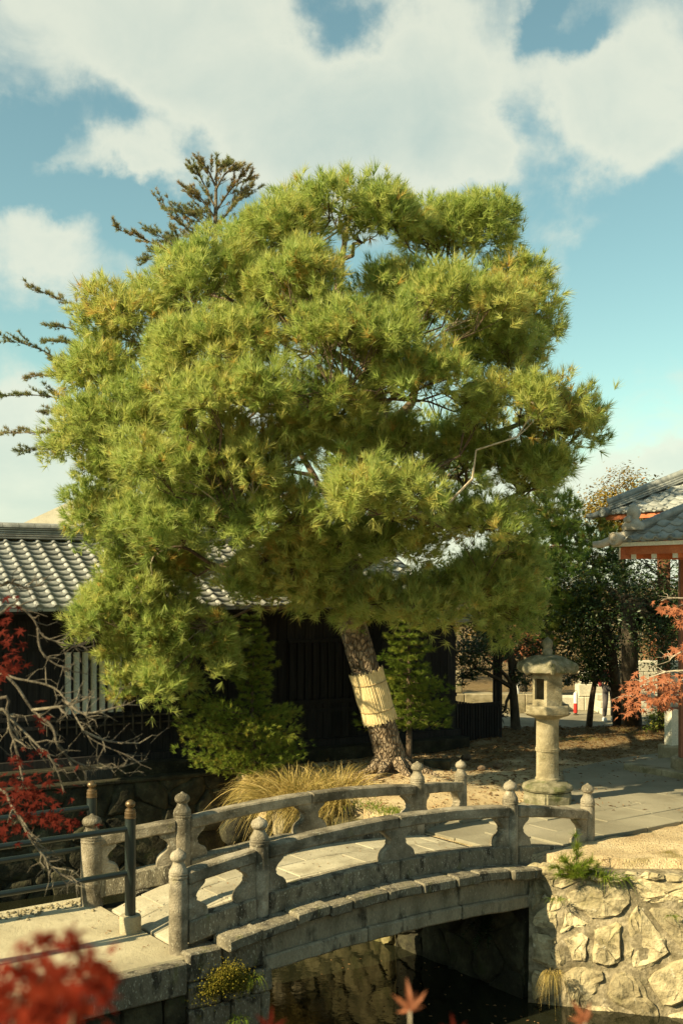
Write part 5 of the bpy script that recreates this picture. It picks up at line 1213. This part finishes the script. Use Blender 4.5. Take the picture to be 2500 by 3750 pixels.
# walking person, mostly hidden by the orange maple branch
def person():
    b = gnd(2228, 2640, -.035); t = thing('person', 'person in dark red jacket, grey trousers and white shoes on the road', 'person', b)
    J = {'pel': (0, 0, .92), 'sp': (0, .01, 1.15), 'ch': (0, .0, 1.36), 'nk': (0, .0, 1.48), 'hd': (0, -.02, 1.58), 'ht': (0, -.01, 1.70),
         'hl': (-.09, 0, .88), 'kl': (-.11, -.06, .50), 'al': (-.12, .02, .10), 'hr': (.09, 0, .88), 'kr': (.11, -.02, .50), 'ar': (.11, .06, .10),
         'sl': (-.18, 0, 1.40), 'el': (-.25, .02, 1.13), 'wl': (-.24, -.08, .90), 'sr': (.18, 0, 1.40), 'er': (.25, .03, 1.13), 'wr': (.24, -.06, .90)}
    def skin(name, verts, edges, radii, mt):
        me = bpy.data.meshes.new(name); me.from_pydata([J[v] for v in verts], [(verts.index(a), verts.index(c)) for a, c in edges], [])
        o = link(name, me, mt, t); mod = o.modifiers.new('skin', 'SKIN'); sk = me.skin_vertices[0].data
        for i, v in enumerate(verts): sk[i].radius = radii[v] if isinstance(radii[v], tuple) else (radii[v], radii[v]); sk[i].use_root = (i == 0)
        mod.use_smooth_shade = True
        s = o.modifiers.new('sub', 'SUBSURF'); s.levels = 1; s.render_levels = 1
    skin('body', ['pel', 'sp', 'ch', 'nk', 'hd', 'ht', 'sl', 'el', 'wl', 'sr', 'er', 'wr', 'hl', 'kl', 'al', 'hr', 'kr', 'ar'],
         [('pel', 'sp'), ('sp', 'ch'), ('ch', 'nk'), ('nk', 'hd'), ('hd', 'ht'), ('ch', 'sl'), ('sl', 'el'), ('el', 'wl'), ('ch', 'sr'), ('sr', 'er'), ('er', 'wr'), ('pel', 'hl'), ('hl', 'kl'), ('kl', 'al'), ('pel', 'hr'), ('hr', 'kr'), ('kr', 'ar')],
         {'pel': (.13, .10), 'sp': (.12, .09), 'ch': (.14, .10), 'nk': .05, 'hd': .085, 'ht': .07, 'sl': .055, 'el': .042, 'wl': .03, 'sr': .055, 'er': .042, 'wr': .03, 'hl': .085, 'kl': .055, 'al': .04, 'hr': .085, 'kr': .055, 'ar': .04}, M['skin'])
    skin('jacket', ['pel', 'sp', 'ch', 'sl', 'el', 'wl', 'sr', 'er', 'wr'], [('pel', 'sp'), ('sp', 'ch'), ('ch', 'sl'), ('sl', 'el'), ('el', 'wl'), ('ch', 'sr'), ('sr', 'er'), ('er', 'wr')],
         {'pel': (.165, .13), 'sp': (.155, .115), 'ch': (.16, .12), 'sl': .075, 'el': .06, 'wl': .05, 'sr': .075, 'er': .06, 'wr': .05}, M['jacket'])
    skin('trousers', ['pel', 'hl', 'kl', 'al', 'hr', 'kr', 'ar'], [('pel', 'hl'), ('hl', 'kl'), ('kl', 'al'), ('pel', 'hr'), ('hr', 'kr'), ('kr', 'ar')],
         {'pel': (.14, .11), 'hl': .105, 'kl': .08, 'al': .065, 'hr': .105, 'kr': .08, 'ar': .065}, M['trousers'])
    for s in (-1, 1):
        y = .02 if s < 0 else .06; c = b + Vector((s * .115, y, 0))
        MB().rings([[c + Vector((x * k, yy * k, z)) for x, yy in ((-.045, .07), (-.05, 0), (-.05, -.12), (-.03, -.18), (.03, -.18), (.05, -.12), (.05, 0), (.045, .07))] for z, k in ((0, 1), (.04, 1), (.075, .8), (.10, .55))]).build('shoe', M['shoe'], t, smooth=True)
    MB().lathe(b + Vector((0, .0, 1.58)), [(.092, 0), (.105, .06), (.098, .12), (.06, .17), (.01, .185)], 14).build('hair', M['hair'], t, smooth=True)
person()

# ------------------------------------------------------------------ grasses, rocks, small plants
def blades(P_, D_, Lb, w=.012, seg=4, grav=.8):
    n = len(P_); D_ = D_ / np.linalg.norm(D_, axis=1, keepdims=True); S = np.cross(D_, NR.normal(size=(n, 3))); S /= np.linalg.norm(S, axis=1, keepdims=True)
    rows = []
    for k in range(seg + 1):
        u = k / seg; c = P_ + D_ * (Lb * u)[:, None] + np.array([0, 0, -1.0]) * (grav * Lb * u * u)[:, None]; ww = w * (1 - u * .92)
        rows += [c - S * ww / 2, c + S * ww / 2]
    V3 = np.stack(rows, 1).reshape(-1, 3); m = 2 * (seg + 1); i = np.arange(n)[:, None] * m
    F3 = np.concatenate([np.stack([i[:, 0] + 2 * k, i[:, 0] + 2 * k + 1, i[:, 0] + 2 * k + 3, i[:, 0] + 2 * k + 2], 1) for k in range(seg)], 1).reshape(-1, 4)
    return V3, F3, seg
def grass(name, label, cat, c, rx, ry, n, L0, L1, mt, grav=.8, w=.012, spread=.6, lean=(0, 0, 0), kind=None, tint=(0, 1), zf=None):
    c = Vector(c); a = NR.random(n) * 2 * math.pi; r = np.sqrt(NR.random(n))
    P_ = np.stack([c.x + rx * r * np.cos(a), c.y + ry * r * np.sin(a), np.full(n, c.z)], 1)
    if zf: P_[:, 2] = [zf(x, y) for x, y in P_[:, :2]]
    D_ = np.stack([np.cos(a) * spread * r, np.sin(a) * spread * r, np.ones(n)], 1) + NR.normal(size=(n, 3)) * .22 + np.array(lean)
    V3, F3, seg = blades(P_, D_, NR.uniform(L0, L1, n), w, 4, grav)
    ti = np.repeat(NR.uniform(tint[0], tint[1], n), seg)
    if kind:
        o = npmesh(name, V3, F3, mt, None, ti, kind); return o
    t = thing(name, label, cat, c); npmesh('blades', V3, F3, mt, t, ti); return t
gt = Vector((-.62, 18.35, -.08))
t = thing('grass_tussock', 'big tussock of dry golden grass arching over the pond edge', 'grass clump', gt)
for (dx, dy, n, lean) in ((0, 0, 520, (0, -.1, 0)), (.55, .35, 360, (.1, -.1, .2)), (-.35, -.15, 380, (-.35, -.3, 0)), (-.15, -.5, 300, (-.3, -.5, -.1))):
    a = NR.random(n) * 2 * math.pi; r = np.sqrt(NR.random(n)) * .30
    P_ = np.stack([gt.x + dx + r * np.cos(a), gt.y + dy + r * np.sin(a), np.full(n, gt.z)], 1); D_ = np.stack([np.cos(a) * r * 3.0, np.sin(a) * r * 3.0, np.ones(n)], 1) + NR.normal(size=(n, 3)) * .28 + np.array(lean)
    Lb = NR.uniform(.45, 1.25, n); V3, F3, seg = blades(P_, D_, Lb, .017, 6, .48)
    npmesh('blades', V3, F3, M['dry_grass'], t, np.repeat(np.clip(NR.normal(.52, .32, n), 0, 1), seg))
n = 1700; f = NR.random(n); e = np.stack([lerp(-1.45, .05, f), lerp(19.2, 17.5, f)], 1) + NR.normal(size=(n, 2)) * .10; Lb = NR.uniform(.5, 1.15, n)
V3, F3, seg = blades(np.column_stack([e, np.full(n, .02)]), NR.normal(size=(n, 3)) * .42 + np.array([-.55, -.62, .85]), Lb, .018, 6, .82)
npmesh('hanging_blades', V3, F3, M['dry_grass'], t, np.repeat(np.clip(NR.normal(.52, .32, n), 0, 1), seg))
n = 900; f = NR.random(n); e = np.stack([lerp(.05, 1.05, f), lerp(17.9, 16.75, f)], 1) + NR.normal(size=(n, 2)) * .14
V3, F3, seg = blades(np.column_stack([e, [hill(x, y) - .02 for x, y in e]]), NR.normal(size=(n, 3)) * .35 + np.array([0, 0, 1]), NR.uniform(.06, .16, n), .010, 3, .5)
npmesh('pond_edge_grass', V3, F3, M['green_grass'], None, np.repeat(NR.random(n), seg), 'stuff')
def rock(name, label, c, rx, ry, rz, mt, seed, group=None):
    c = Vector(c); t = None; bm = bmesh.new(); bmesh.ops.create_icosphere(bm, subdivisions=3, radius=1)
    for v in bm.verts:
        p = v.co.copy(); k = 1 + .32 * noise.noise(p * 1.3 + Vector((seed, 0, 0))) + .14 * noise.noise(p * 3.2 + Vector((0, seed, 0)))
        v.co = Vector((p.x * rx, p.y * ry, p.z * rz)) * k
    me = bpy.data.meshes.new(name); bm.to_mesh(me); bm.free()
    for p in me.polygons: p.use_smooth = True
    o = link(name, me, mt); o.location = c; tag(o, label, 'rock', group); return o
for i, (x, y, z, a, b, c, lab) in enumerate(((1040, 3000, -.35, .22, .2, .34, 'tall pale rock under the dry grass at the pond edge'), (1190, 2985, -.2, .24, .2, .18, 'rounded rock showing through the far bridge railing'), (1275, 2985, -.18, .17, .15, .15, 'small rock right of the rounded one below the grass strip'), (1335, 3010, -.22, .22, .16, .16, 'flat rock nearest the bridge under the grass strip'), (1100, 3010, -.4, .2, .2, .25, 'grey rock between the tall and rounded pond edge rocks'), (1410, 3015, -.2, .2, .18, .13, 'low rock beside the far bridge post'))):
    rock('rock', lab, gnd(x, y, z) + Vector((0, .05, -.05)), a, b, c, M['wallstone'], i * 3.1 + 1, 'rocks along the pond edge')
for (x, y, z, r, lab) in ((880, 3030, -.62, .34, 'dark mossy boulder at the left foot of the dry grass'), (975, 3075, -.85, .30, 'dark wet boulder low at the water under the dry grass'), (905, 2950, -.30, .26, 'dark boulder behind the left side of the dry grass')):
    rock('rock', lab, gnd(x, y, z), r, r * .9, r * .9, M['darkstone'], x * .01, 'boulders at the water')
bs = gnd(1602, 2815, .13)
tag(MB().box(bs + Vector((0, .12, .06)), Vector((.25, -.03, 0)), Vector((.02, .12, 0)), Vector((0, 0, .09)), .012).build('stone_block', M['darkstone'], None, bevel=.02), 'dark cut stone block lying right of the pine trunk', 'stone block')
for x, y, r, lab in ((1500, 2810, .10, 'knobbly root stone beside the pine trunk base'), (1705, 2775, .07, 'small dark stone on the sand right of the cut block'), (1760, 2815, .06, 'brown bark piece on sunny sand'), (1820, 2805, .06, 'curled root lump on the sand near the lantern')):
    rock('rock', lab, gnd(x, y, .08), r * 1.5, r, r, M['limb'] if r < .08 else M['wallstone'], x, 'stones on the sand')
gv = MB()
for k in range(420):
    c = B(rnd.uniform(-5.5, -1.05), 2.42 - abs(rnd.gauss(0, .16)), -.315); r = rnd.uniform(.008, .028)
    gv.rings([[c + Vector((math.cos(a + k) * r * f * rnd.uniform(.7, 1.3), math.sin(a + k) * r * f * rnd.uniform(.7, 1.3), z * r)) for a in (0, 1.26, 2.51, 3.77, 5.03)] for z, f in ((-.4, .8), (.2, 1), (.75, .45))])
gv.build('gravel', M['wallstone'], None, kind='stuff')
# surface roots
for k, (an, ln) in enumerate(((-.3, 1.0), (-1.0, .9), (-1.9, 1.0), (-2.6, .9), (.4, 1.1))):
    d = Vector((math.cos(an), math.sin(an), 0)); pts = [Vector((TRUNK0.x, TRUNK0.y, 0)) + d * u for u in (.2, .45, .7, ln)]
    for q, (p, dz) in enumerate(zip(pts, (.17, .07, .02, -.05))): p.z = hill(p.x, p.y) + dz; p += jit(.03)
    MB().tube(pts, [.13, .08, .055, .03], 8).build('root', M['bark'], pine, smooth=True)
# fallen needles
n = 15000; px = NR.uniform(-1.0, 9.0, n); py = NR.uniform(16.4, 26.4, n); keep = inside(px, py, RB) & (~inside(px, py, ASPH) | (NR.random(n) < .18)); px, py = px[keep], py[keep]
ok = np.array([not slabmask(x, y) or NR.random() < .30 for x, y in zip(px, py)]) & (NR.random(len(px)) < np.clip(.25 + (py - 17) * .09, .1, 1)); px, py = px[ok], py[ok]
pz = np.array([(hill(x, y) + bumps(x, y)) for x, y in zip(px, py)]) + .012
V3, F3 = leaves(np.stack([px, py, pz], 1), NR.normal(size=(len(px), 3)) * .25 + np.array([0, 0, 1]), .085, .22, .5)
npmesh('leaf_litter', V3, F3, M['litter'], None, np.repeat(NR.random(len(px)), 2), 'stuff')
n = 900; px = NR.uniform(-3, 5.5, n); py = NR.uniform(9, 16, n); sl = []
for x, y in zip(px, py):
    d = Vector((x, y, 0)) - BO; s, w = d.dot(U), d.dot(V)
    if -.9 < s < 3.9 and .15 < w < 1.65: sl.append((x, y, zc(s) + .05 + .02 * min(0, s)))
    elif -3.5 < s < -.95 and .0 < w < 2.3: sl.append((x, y, -.312))
sl = np.array(sl)
V3, F3 = leaves(sl, NR.normal(size=(len(sl), 3)) * .2 + np.array([0, 0, 1]), .045, .4, .4)
npmesh('leaf_litter', V3, F3, M['litter'], None, np.repeat(NR.random(len(sl)), 2), 'stuff')
n = 130; px = NR.uniform(-.5, 3.4, n); py = NR.uniform(12.4, 15.6, n)
V3, F3 = leaves(np.stack([px, py, np.full(n, WATER_Z + .006)], 1), NR.normal(size=(n, 3)) * .06 + np.array([0, 0, 1]), .05, .45, .1)
npmesh('floating_leaves', V3, F3, M['litter'], None, np.repeat(NR.random(n), 2), 'stuff')
# pine seedling on the wall top
sp = Vector((2.96, 13.84, -.14))
t = thing('pine_seedling', 'small bright pine seedling growing on the wall top by the bridge end', 'pine seedling', sp)
P_, A_, T_ = [], [], []; mb = MB()
for (dx, dy, dz, ln) in ((.05, 0, 1, .46), (.12, 0, 1, .34), (-.5, -.2, .6, .26), (-.9, .0, .35, .30), (.45, -.2, .6, .26), (.8, -.15, .3, .30), (.2, -.5, .5, .24), (-.25, -.6, .35, .24), (.6, .3, .5, .26), (-.5, .3, .7, .26), (0, -.6, .2, .22), (1.0, -.3, .05, .36), (-.7, -.4, .1, .26)):
    d = Vector((dx, dy, dz)).normalized(); mb.tube([sp, sp + d * ln * .5 + jit(.02), sp + d * ln], [.010, .007, .004], 5)
    for k in range(5):
        u = .3 + .7 * k / 4; P_.append(sp + d * ln * u + jit(.03)); A_.append(d * .6 + Vector((0, 0, .4)) + jit(.5)); T_.append(rnd.uniform(.3, .95))
mb.build('stem', M['limb'], t, smooth=True); V3, F3 = tufts(np.array(P_), np.array(A_), 60, .125, .005, 1.25, .6)
npmesh('needles', V3, F3, M['green_grass'], t, np.repeat(T_, 60))
grass('grass_clump', 'arching green grass on the wall rim right of the seedling', 'grass clump', (3.38, 13.72, -.15), .22, .10, 120, .15, .38, M['green_grass'], .9, .010, .9, (.3, -.5, 0))
grass('grass_clump', 'orange brown dry tuft at the foot of the sunlit wall', 'grass clump', (2.63, 13.62, -1.30), .10, .08, 130, .12, .30, M['dry_grass'], 1.6, .007, .6, (-.1, -.8, -.5), tint=(.2, .6))
grass('grass_clump', 'small green tuft high in a joint of the sunlit wall', 'grass clump', (2.72, 13.82, -.45), .08, .05, 60, .08, .2, M['green_grass'], .8, .008, .9, (0, -.8, 0))
grass('grass_clump', 'thin grass in a crack at the far right of the wall', 'grass clump', (4.05, 13.42, -.55), .06, .05, 40, .08, .18, M['green_grass'], .9, .008, .9, (0, -.9, 0))
grass('grass_clump', 'fresh green blades in the joints of the left pier', 'grass clump', B(-.30, -.36, -.62), .08, .06, 50, .1, .24, M['green_grass'], .9, .008, 1.0, (.1, -.8, -.1))
grass('grass_clump', 'weeds at the foot of the left pier near the water', 'grass clump', B(-.5, -.42, -1.0), .10, .06, 60, .1, .24, M['green_grass'], .9, .008, 1.0, (.1, -.8, 0))
n = 5200; a = NR.normal(size=(n, 3)) * np.array([.15, .035, .075]); c0 = B(-.62, -.36, -.56); c_ = np.array(c0) + a[:, :1] * np.array(U) + a[:, 1:2] * np.array(V) + a[:, 2:] * np.array([0, 0, 1]) - np.array([0, 0, 1]) * np.abs(a[:, :1]) * .3
V3, F3 = leaves(c_, NR.normal(size=(n, 3)) + np.array([0, -.6, .6]), .016, .9, .5)
mo = npmesh('moss_patch', V3, F3, M['moss'], None, np.repeat(NR.random(n), 2)); tag(mo, 'yellow green moss cushion on the left pier below the railing', 'moss')
t = thing('fern', 'dark fern hanging on the shaded wall under the arch', 'fern', B(3.75, .35, -.85))
for k in range(7):
    an = rnd.uniform(-1, 1); d = (-U * rnd.uniform(.5, 1) - V * rnd.uniform(-.2, .9) + Vector((0, 0, rnd.uniform(-.3, .5)))).normalized(); m = MB(); o_ = B(3.80, .35, -.85)
    for q in range(12):
        u = q / 12; c = o_ + d * .5 * u + Vector((0, 0, -.28 * u * u)); s_ = d.cross(Vector((0, 0, 1))).normalized() * .10 * math.sin(math.pi * (u * .8 + .2))
        for sg in (-1, 1): m.add([c, c + d * .035, c + s_ * sg + d * .03 - Vector((0, 0, .02))], [(0, 1, 2)])
    m.tube([o_ + d * .5 * u + Vector((0, 0, -.28 * u * u)) for u in (0, .3, .6, .92)], .004, 4); m.build('frond', M['leaf_dark'], t, kind='stuff')

# ------------------------------------------------------------------ maples
def star_mesh(name, size, lobes=7, mt=None, fold=.15):
    tips = {7: [(-145, .42), (-100, .70), (-50, .92), (0, 1.0), (50, .92), (100, .70), (145, .42)], 3: [(-48, .8), (0, 1.0), (46, .85)], 5: [(-105, .6), (-52, .9), (0, 1.0), (52, .9), (105, .6)]}[lobes]
    vs = [(0, 0, 0)]; pts = [(180, .10)]
    for i, (a, r) in enumerate(tips):
        pts.append((a - 9, r * .55)); pts.append((a, r)); pts.append((a + 9, r * .55))
        if i < len(tips) - 1: pts.append(((a + tips[i + 1][0]) / 2, .26))
    for a, r in pts: vs.append((size * r * math.sin(R(a)), size * r * math.cos(R(a)), fold * size * (abs(math.sin(R(a))) * r - r * r * .9)))
    n = len(pts); fs = [(0, i, i % n + 1) for i in range(1, n + 1)]
    me = bpy.data.meshes.new(name); me.from_pydata(vs, [], fs); me.update()
    if mt: me.materials.append(mt)
    return me
def put_leaf(me, p, parent, face, tipdir, sc=1.0, name='leaf'):
    z = Vector(face).normalized(); y = Vector(tipdir); y = (y - z * y.dot(z)).normalized(); x = y.cross(z)
    o = link(name, me, None, parent); o.matrix_local = Matrix.Translation(-wloc(parent)) @ frame_matrix(Vector(p), x * sc, y * sc, z * sc); return o
# bare grey maple at the left, a few red leaves left
mb_ = Vector((-3.05, 6.7, .5)); D0 = 6.6
lm = thing('maple_tree', 'half bare maple with lichened twigs and dark red leaves, left edge', 'maple tree', mb_)
MB().tube([mb_ - Vector((0, 0, .1)), mb_ + Vector((.05, 0, .8)), mb_ + Vector((.02, -.05, 1.6)), mb_ + Vector((.1, 0, 2.6)), mb_ + Vector((.2, 0, 3.6))], [.13, .11, .10, .08, .05], 10).build('trunk', M['barebranch'], lm, smooth=True)
def hbranch(start, pts, r0, tw=3, nm='branch'):
    P_ = [Vector(start)] + [at(x, y, d) for x, y, d in pts]; rad = [r0 * (1 - .8 * k / len(P_)) for k in range(len(P_))]
    pp, rr_ = smooth_path(P_, rad, 4); m = MB(); m.tube(pp, rr_, 7)
    for k in range(tw * (len(P_) - 1)):
        i = rnd.randrange(len(pp) // 3, len(pp)); d = (pp[min(i + 1, len(pp) - 1)] - pp[i - 1]).normalized(); e = pp[i] + (d * rnd.uniform(.3, 1) + jit(.8)).normalized() * rnd.uniform(.05, .22)
        w_ = wavy(pp[i], e, 3, .25); m.tube(w_, [rr_[i] * .5 + .001, rr_[i] * .4 + .001, .002, .0012], 4)
        e2 = w_[2] + jit(.07); m.tube([w_[2], e2], [.0018, .001], 3)
    m.build(nm, M['barebranch'], lm, smooth=True); return pp
H1 = mb_ + Vector((.08, 0, 2.3)); H2 = mb_ + Vector((.05, -.03, 1.9)); H3 = mb_ + Vector((.15, 0, 3.1)); H4 = mb_ + Vector((.02, -.03, 1.3))
hbranch(H1, [(-80, 2440, D0), (40, 2490, D0), (120, 2600, D0), (191, 2660, D0 - .1), (215, 2735, D0 - .1), (279, 2791, D0), (350, 2811, D0), (430, 2811, D0), (518, 2787, D0 + .1)], .011)
hbranch(H1, [(-60, 2470, D0 + .3), (64, 2486, D0 + .2), (200, 2520, D0 + .2), (263, 2600, D0 + .1), (311, 2680, D0), (359, 2720, D0), (478, 2771, D0)], .009)
hbranch(at(311, 2680, D0), [(400, 2715, D0), (510, 2722, D0 + .1)], .008)
hbranch(at(230, 2560, D0 + .1), [(300, 2610, D0), (370, 2605, D0), (442, 2585, D0)], .010)
hbranch(at(120, 2600, D0), [(200, 2590, D0 - .2), (260, 2580, D0 - .2), (335, 2549, D0 - .2)], .010)
hbranch(H3, [(-60, 2250, D0 + .2), (48, 2215, D0 + .3), (120, 2262, D0 + .3), (160, 2330, D0 + .3), (250, 2360, D0 + .3), (300, 2362, D0 + .4)], .011, 4)
hbranch(at(140, 2300, D0 + .3), [(150, 2380, D0 + .3), (200, 2430, D0 + .3), (260, 2450, D0 + .3)], .009, 4)
hbranch(H3, [(-50, 2150, D0 + .5), (30, 2130, D0 + .5), (90, 2150, D0 + .5), (170, 2140, D0 + .6)], .010, 5)
hbranch(H2, [(-40, 2600, D0 - .2), (40, 2680, D0 - .2), (70, 2790, D0 - .2), (90, 2880, D0 - .3)], .012)
hbranch(H2, [(-20, 2560, D0 - .1), (30, 2620, D0 - .1), (130, 2720, D0 - .2), (200, 2800, D0 - .2), (235, 2900, D0 - .2)], .011)
hbranch(H4, [(-60, 2900, D0 - .2), (50, 2960, D0 - .3), (112, 3070, D0 - .3), (167, 3142, D0 - .3), (215, 3198, D0 - .3), (271, 3214, D0 - .3)], .011, 5)
lred = star_mesh('leaf', .050, 7, M['leaf_red'])
for (x, y, rx, ry, n) in ((25, 2330, 60, 110, 34), (10, 2440, 60, 60, 26), (110, 2780, 90, 35, 18), (70, 2880, 130, 75, 88), (150, 2960, 120, 70, 64), (240, 3015, 60, 30, 22), (40, 3040, 70, 40, 24), (150, 2640, 40, 40, 6)):
    for k in range(n):
        p = at(x + rnd.gauss(0, .55) * rx, y + rnd.gauss(0, .55) * ry, D0 - .25 + rnd.uniform(-.35, .35))
        put_leaf(lred, p, lm, Vector((rnd.gauss(0, .5), -.6 + rnd.gauss(0, .4), .8)), Vector((rnd.gauss(.2, .6), rnd.gauss(0, .4), -.7)), rnd.uniform(.6, 1.15))
# out of focus red maple by the lens
nb_ = Vector((-.6, 1.4, 1.85)); nm = thing('maple_sapling', 'blurred red maple sapling close in the lower left corner', 'maple sapling', nb_)
for (x, y, d) in ((60, 3640, 1.45), (200, 3560, 1.5), (330, 3540, 1.5), (120, 3480, 1.5), (260, 3700, 1.4)):
    e = at(x, y, d); MB().tube(wavy(nb_, e, 4, .12, .08), [.010, .008, .005, .003, .0015], 6).build('stem', M['limb'], nm, smooth=True)
lnear = star_mesh('leaf', .029, 7, M['leaf_near'])
for k in range(190):
    u = rnd.random(); x = rnd.uniform(-40, 420) ; top = 3420 + max(0, x - 260) * .35 + max(0, 80 - x) * 1.0
    y = top + (rnd.random() ** .8) * 400
    if x > 300 and y > 3640 and rnd.random() < .6: continue
    put_leaf(lnear, at(x, y, rnd.uniform(1.3, 1.65)), nm, Vector((rnd.gauss(0, .5), -.5 + rnd.gauss(0, .4), .8)), jit(1), rnd.uniform(.7, 1.1))
def shoot(x, y, d, lobes, sc, lab, tilt=0.0):
    p = at(x, y, d); b = Vector((p.x + .01, p.y + .02, 1.85)); t = thing('maple_shoot', lab, 'maple shoot', b)
    MB().tube([b, b.lerp(p, .5) + jit(.004), p], [.003, .0026, .0022], 6).build('stem', M['twig'], t, smooth=True)
    me = star_mesh('leaf', .050, lobes, M['leaf_orange'] if lobes == 3 else M['leaf_red'], .25)
    put_leaf(me, p, t, Vector((.25, -1, .25)), Vector((tilt, .1, 1)), sc)
    put_leaf(me, p, t, Vector((-.5, -.8, .3)), Vector((tilt - .8, 0, .55)), sc * .62)
    if lobes == 3: put_leaf(me, p, t, Vector((.5, -.8, .3)), Vector((tilt + .7, 0, .8)), sc * .7)
shoot(1500, 3700, 2.2, 3, 1.25, 'single out of focus orange red leaf on a stalk, bottom centre')
shoot(2140, 3745, 2.2, 3, 1.0, 'small blurred orange leaf at the bottom, in front of the wall', -.5)
shoot(1660, 3790, 2.1, 5, .8, 'tip of a blurred red leaf between the two orange ones')
shoot(985, 3770, 2.1, 5, .9, 'blurred red leaf tip at the bottom below the pier', .2)
# orange maple reaching in from the right
ob_ = Vector((5.75, 14.1, 0)); om = thing('maple_tree', 'salmon orange maple branch reaching in at the right edge', 'maple tree', ob_)
MB().tube([ob_ - Vector((0, 0, .1)), ob_ + Vector((-.05, 0, 1.2)), ob_ + Vector((.05, -.1, 2.4)), ob_ + Vector((0, 0, 3.6))], [.15, .12, .09, .05], 10).build('trunk', M['limb'], om, smooth=True)
lor = star_mesh('leaf', .078, 7, M['leaf_orange'])
DM = 12.6
for pts in ([(2700, 2400, DM), (2560, 2450, DM), (2440, 2460, DM), (2360, 2490, DM)], [(2700, 2420, DM + .2), (2500, 2490, DM + .1), (2380, 2530, DM + .1), (2300, 2550, DM)], [(2700, 2250, DM), (2560, 2200, DM), (2460, 2190, DM), (2420, 2200, DM)], [(2700, 2340, DM), (2560, 2360, DM), (2470, 2400, DM), (2450, 2420, DM)]):
    P_ = [ob_ + Vector((0, -.1, 1.6))] + [at(*q) for q in pts]; pp, rr_ = smooth_path(P_, [.035, .024, .014, .009, .004], 4); m = MB(); m.tube(pp, rr_, 6)
    for k in range(10):
        i = rnd.randrange(len(pp) // 2, len(pp)); m.tube(wavy(pp[i], pp[i] + Vector((rnd.uniform(-.3, .1), rnd.uniform(-.2, .2), rnd.uniform(-.12, .1))), 3, .2), [.004, .003, .002, .001], 4)
    m.build('branch', M['twig'], om, smooth=True)
for (x, y, rx, ry, n) in ((2320, 2540, 60, 45, 40), (2400, 2500, 80, 35, 58), (2470, 2540, 70, 60, 64), (2300, 2600, 35, 30, 18), (2390, 2570, 60, 35, 40), (2450, 2230, 50, 35, 30), (2490, 2390, 45, 35, 26), (2520, 2270, 50, 30, 22)):
    for k in range(n):
        p = at(x + rnd.gauss(0, .55) * rx, y + rnd.gauss(0, .55) * ry, DM + rnd.uniform(-.35, .35))
        put_leaf(lor, p, om, Vector((-.35 + rnd.gauss(0, .45), -.6 + rnd.gauss(0, .35), .7)), Vector((rnd.gauss(-.1, .4), rnd.gauss(-.1, .3), -1)), rnd.uniform(.65, 1.1))
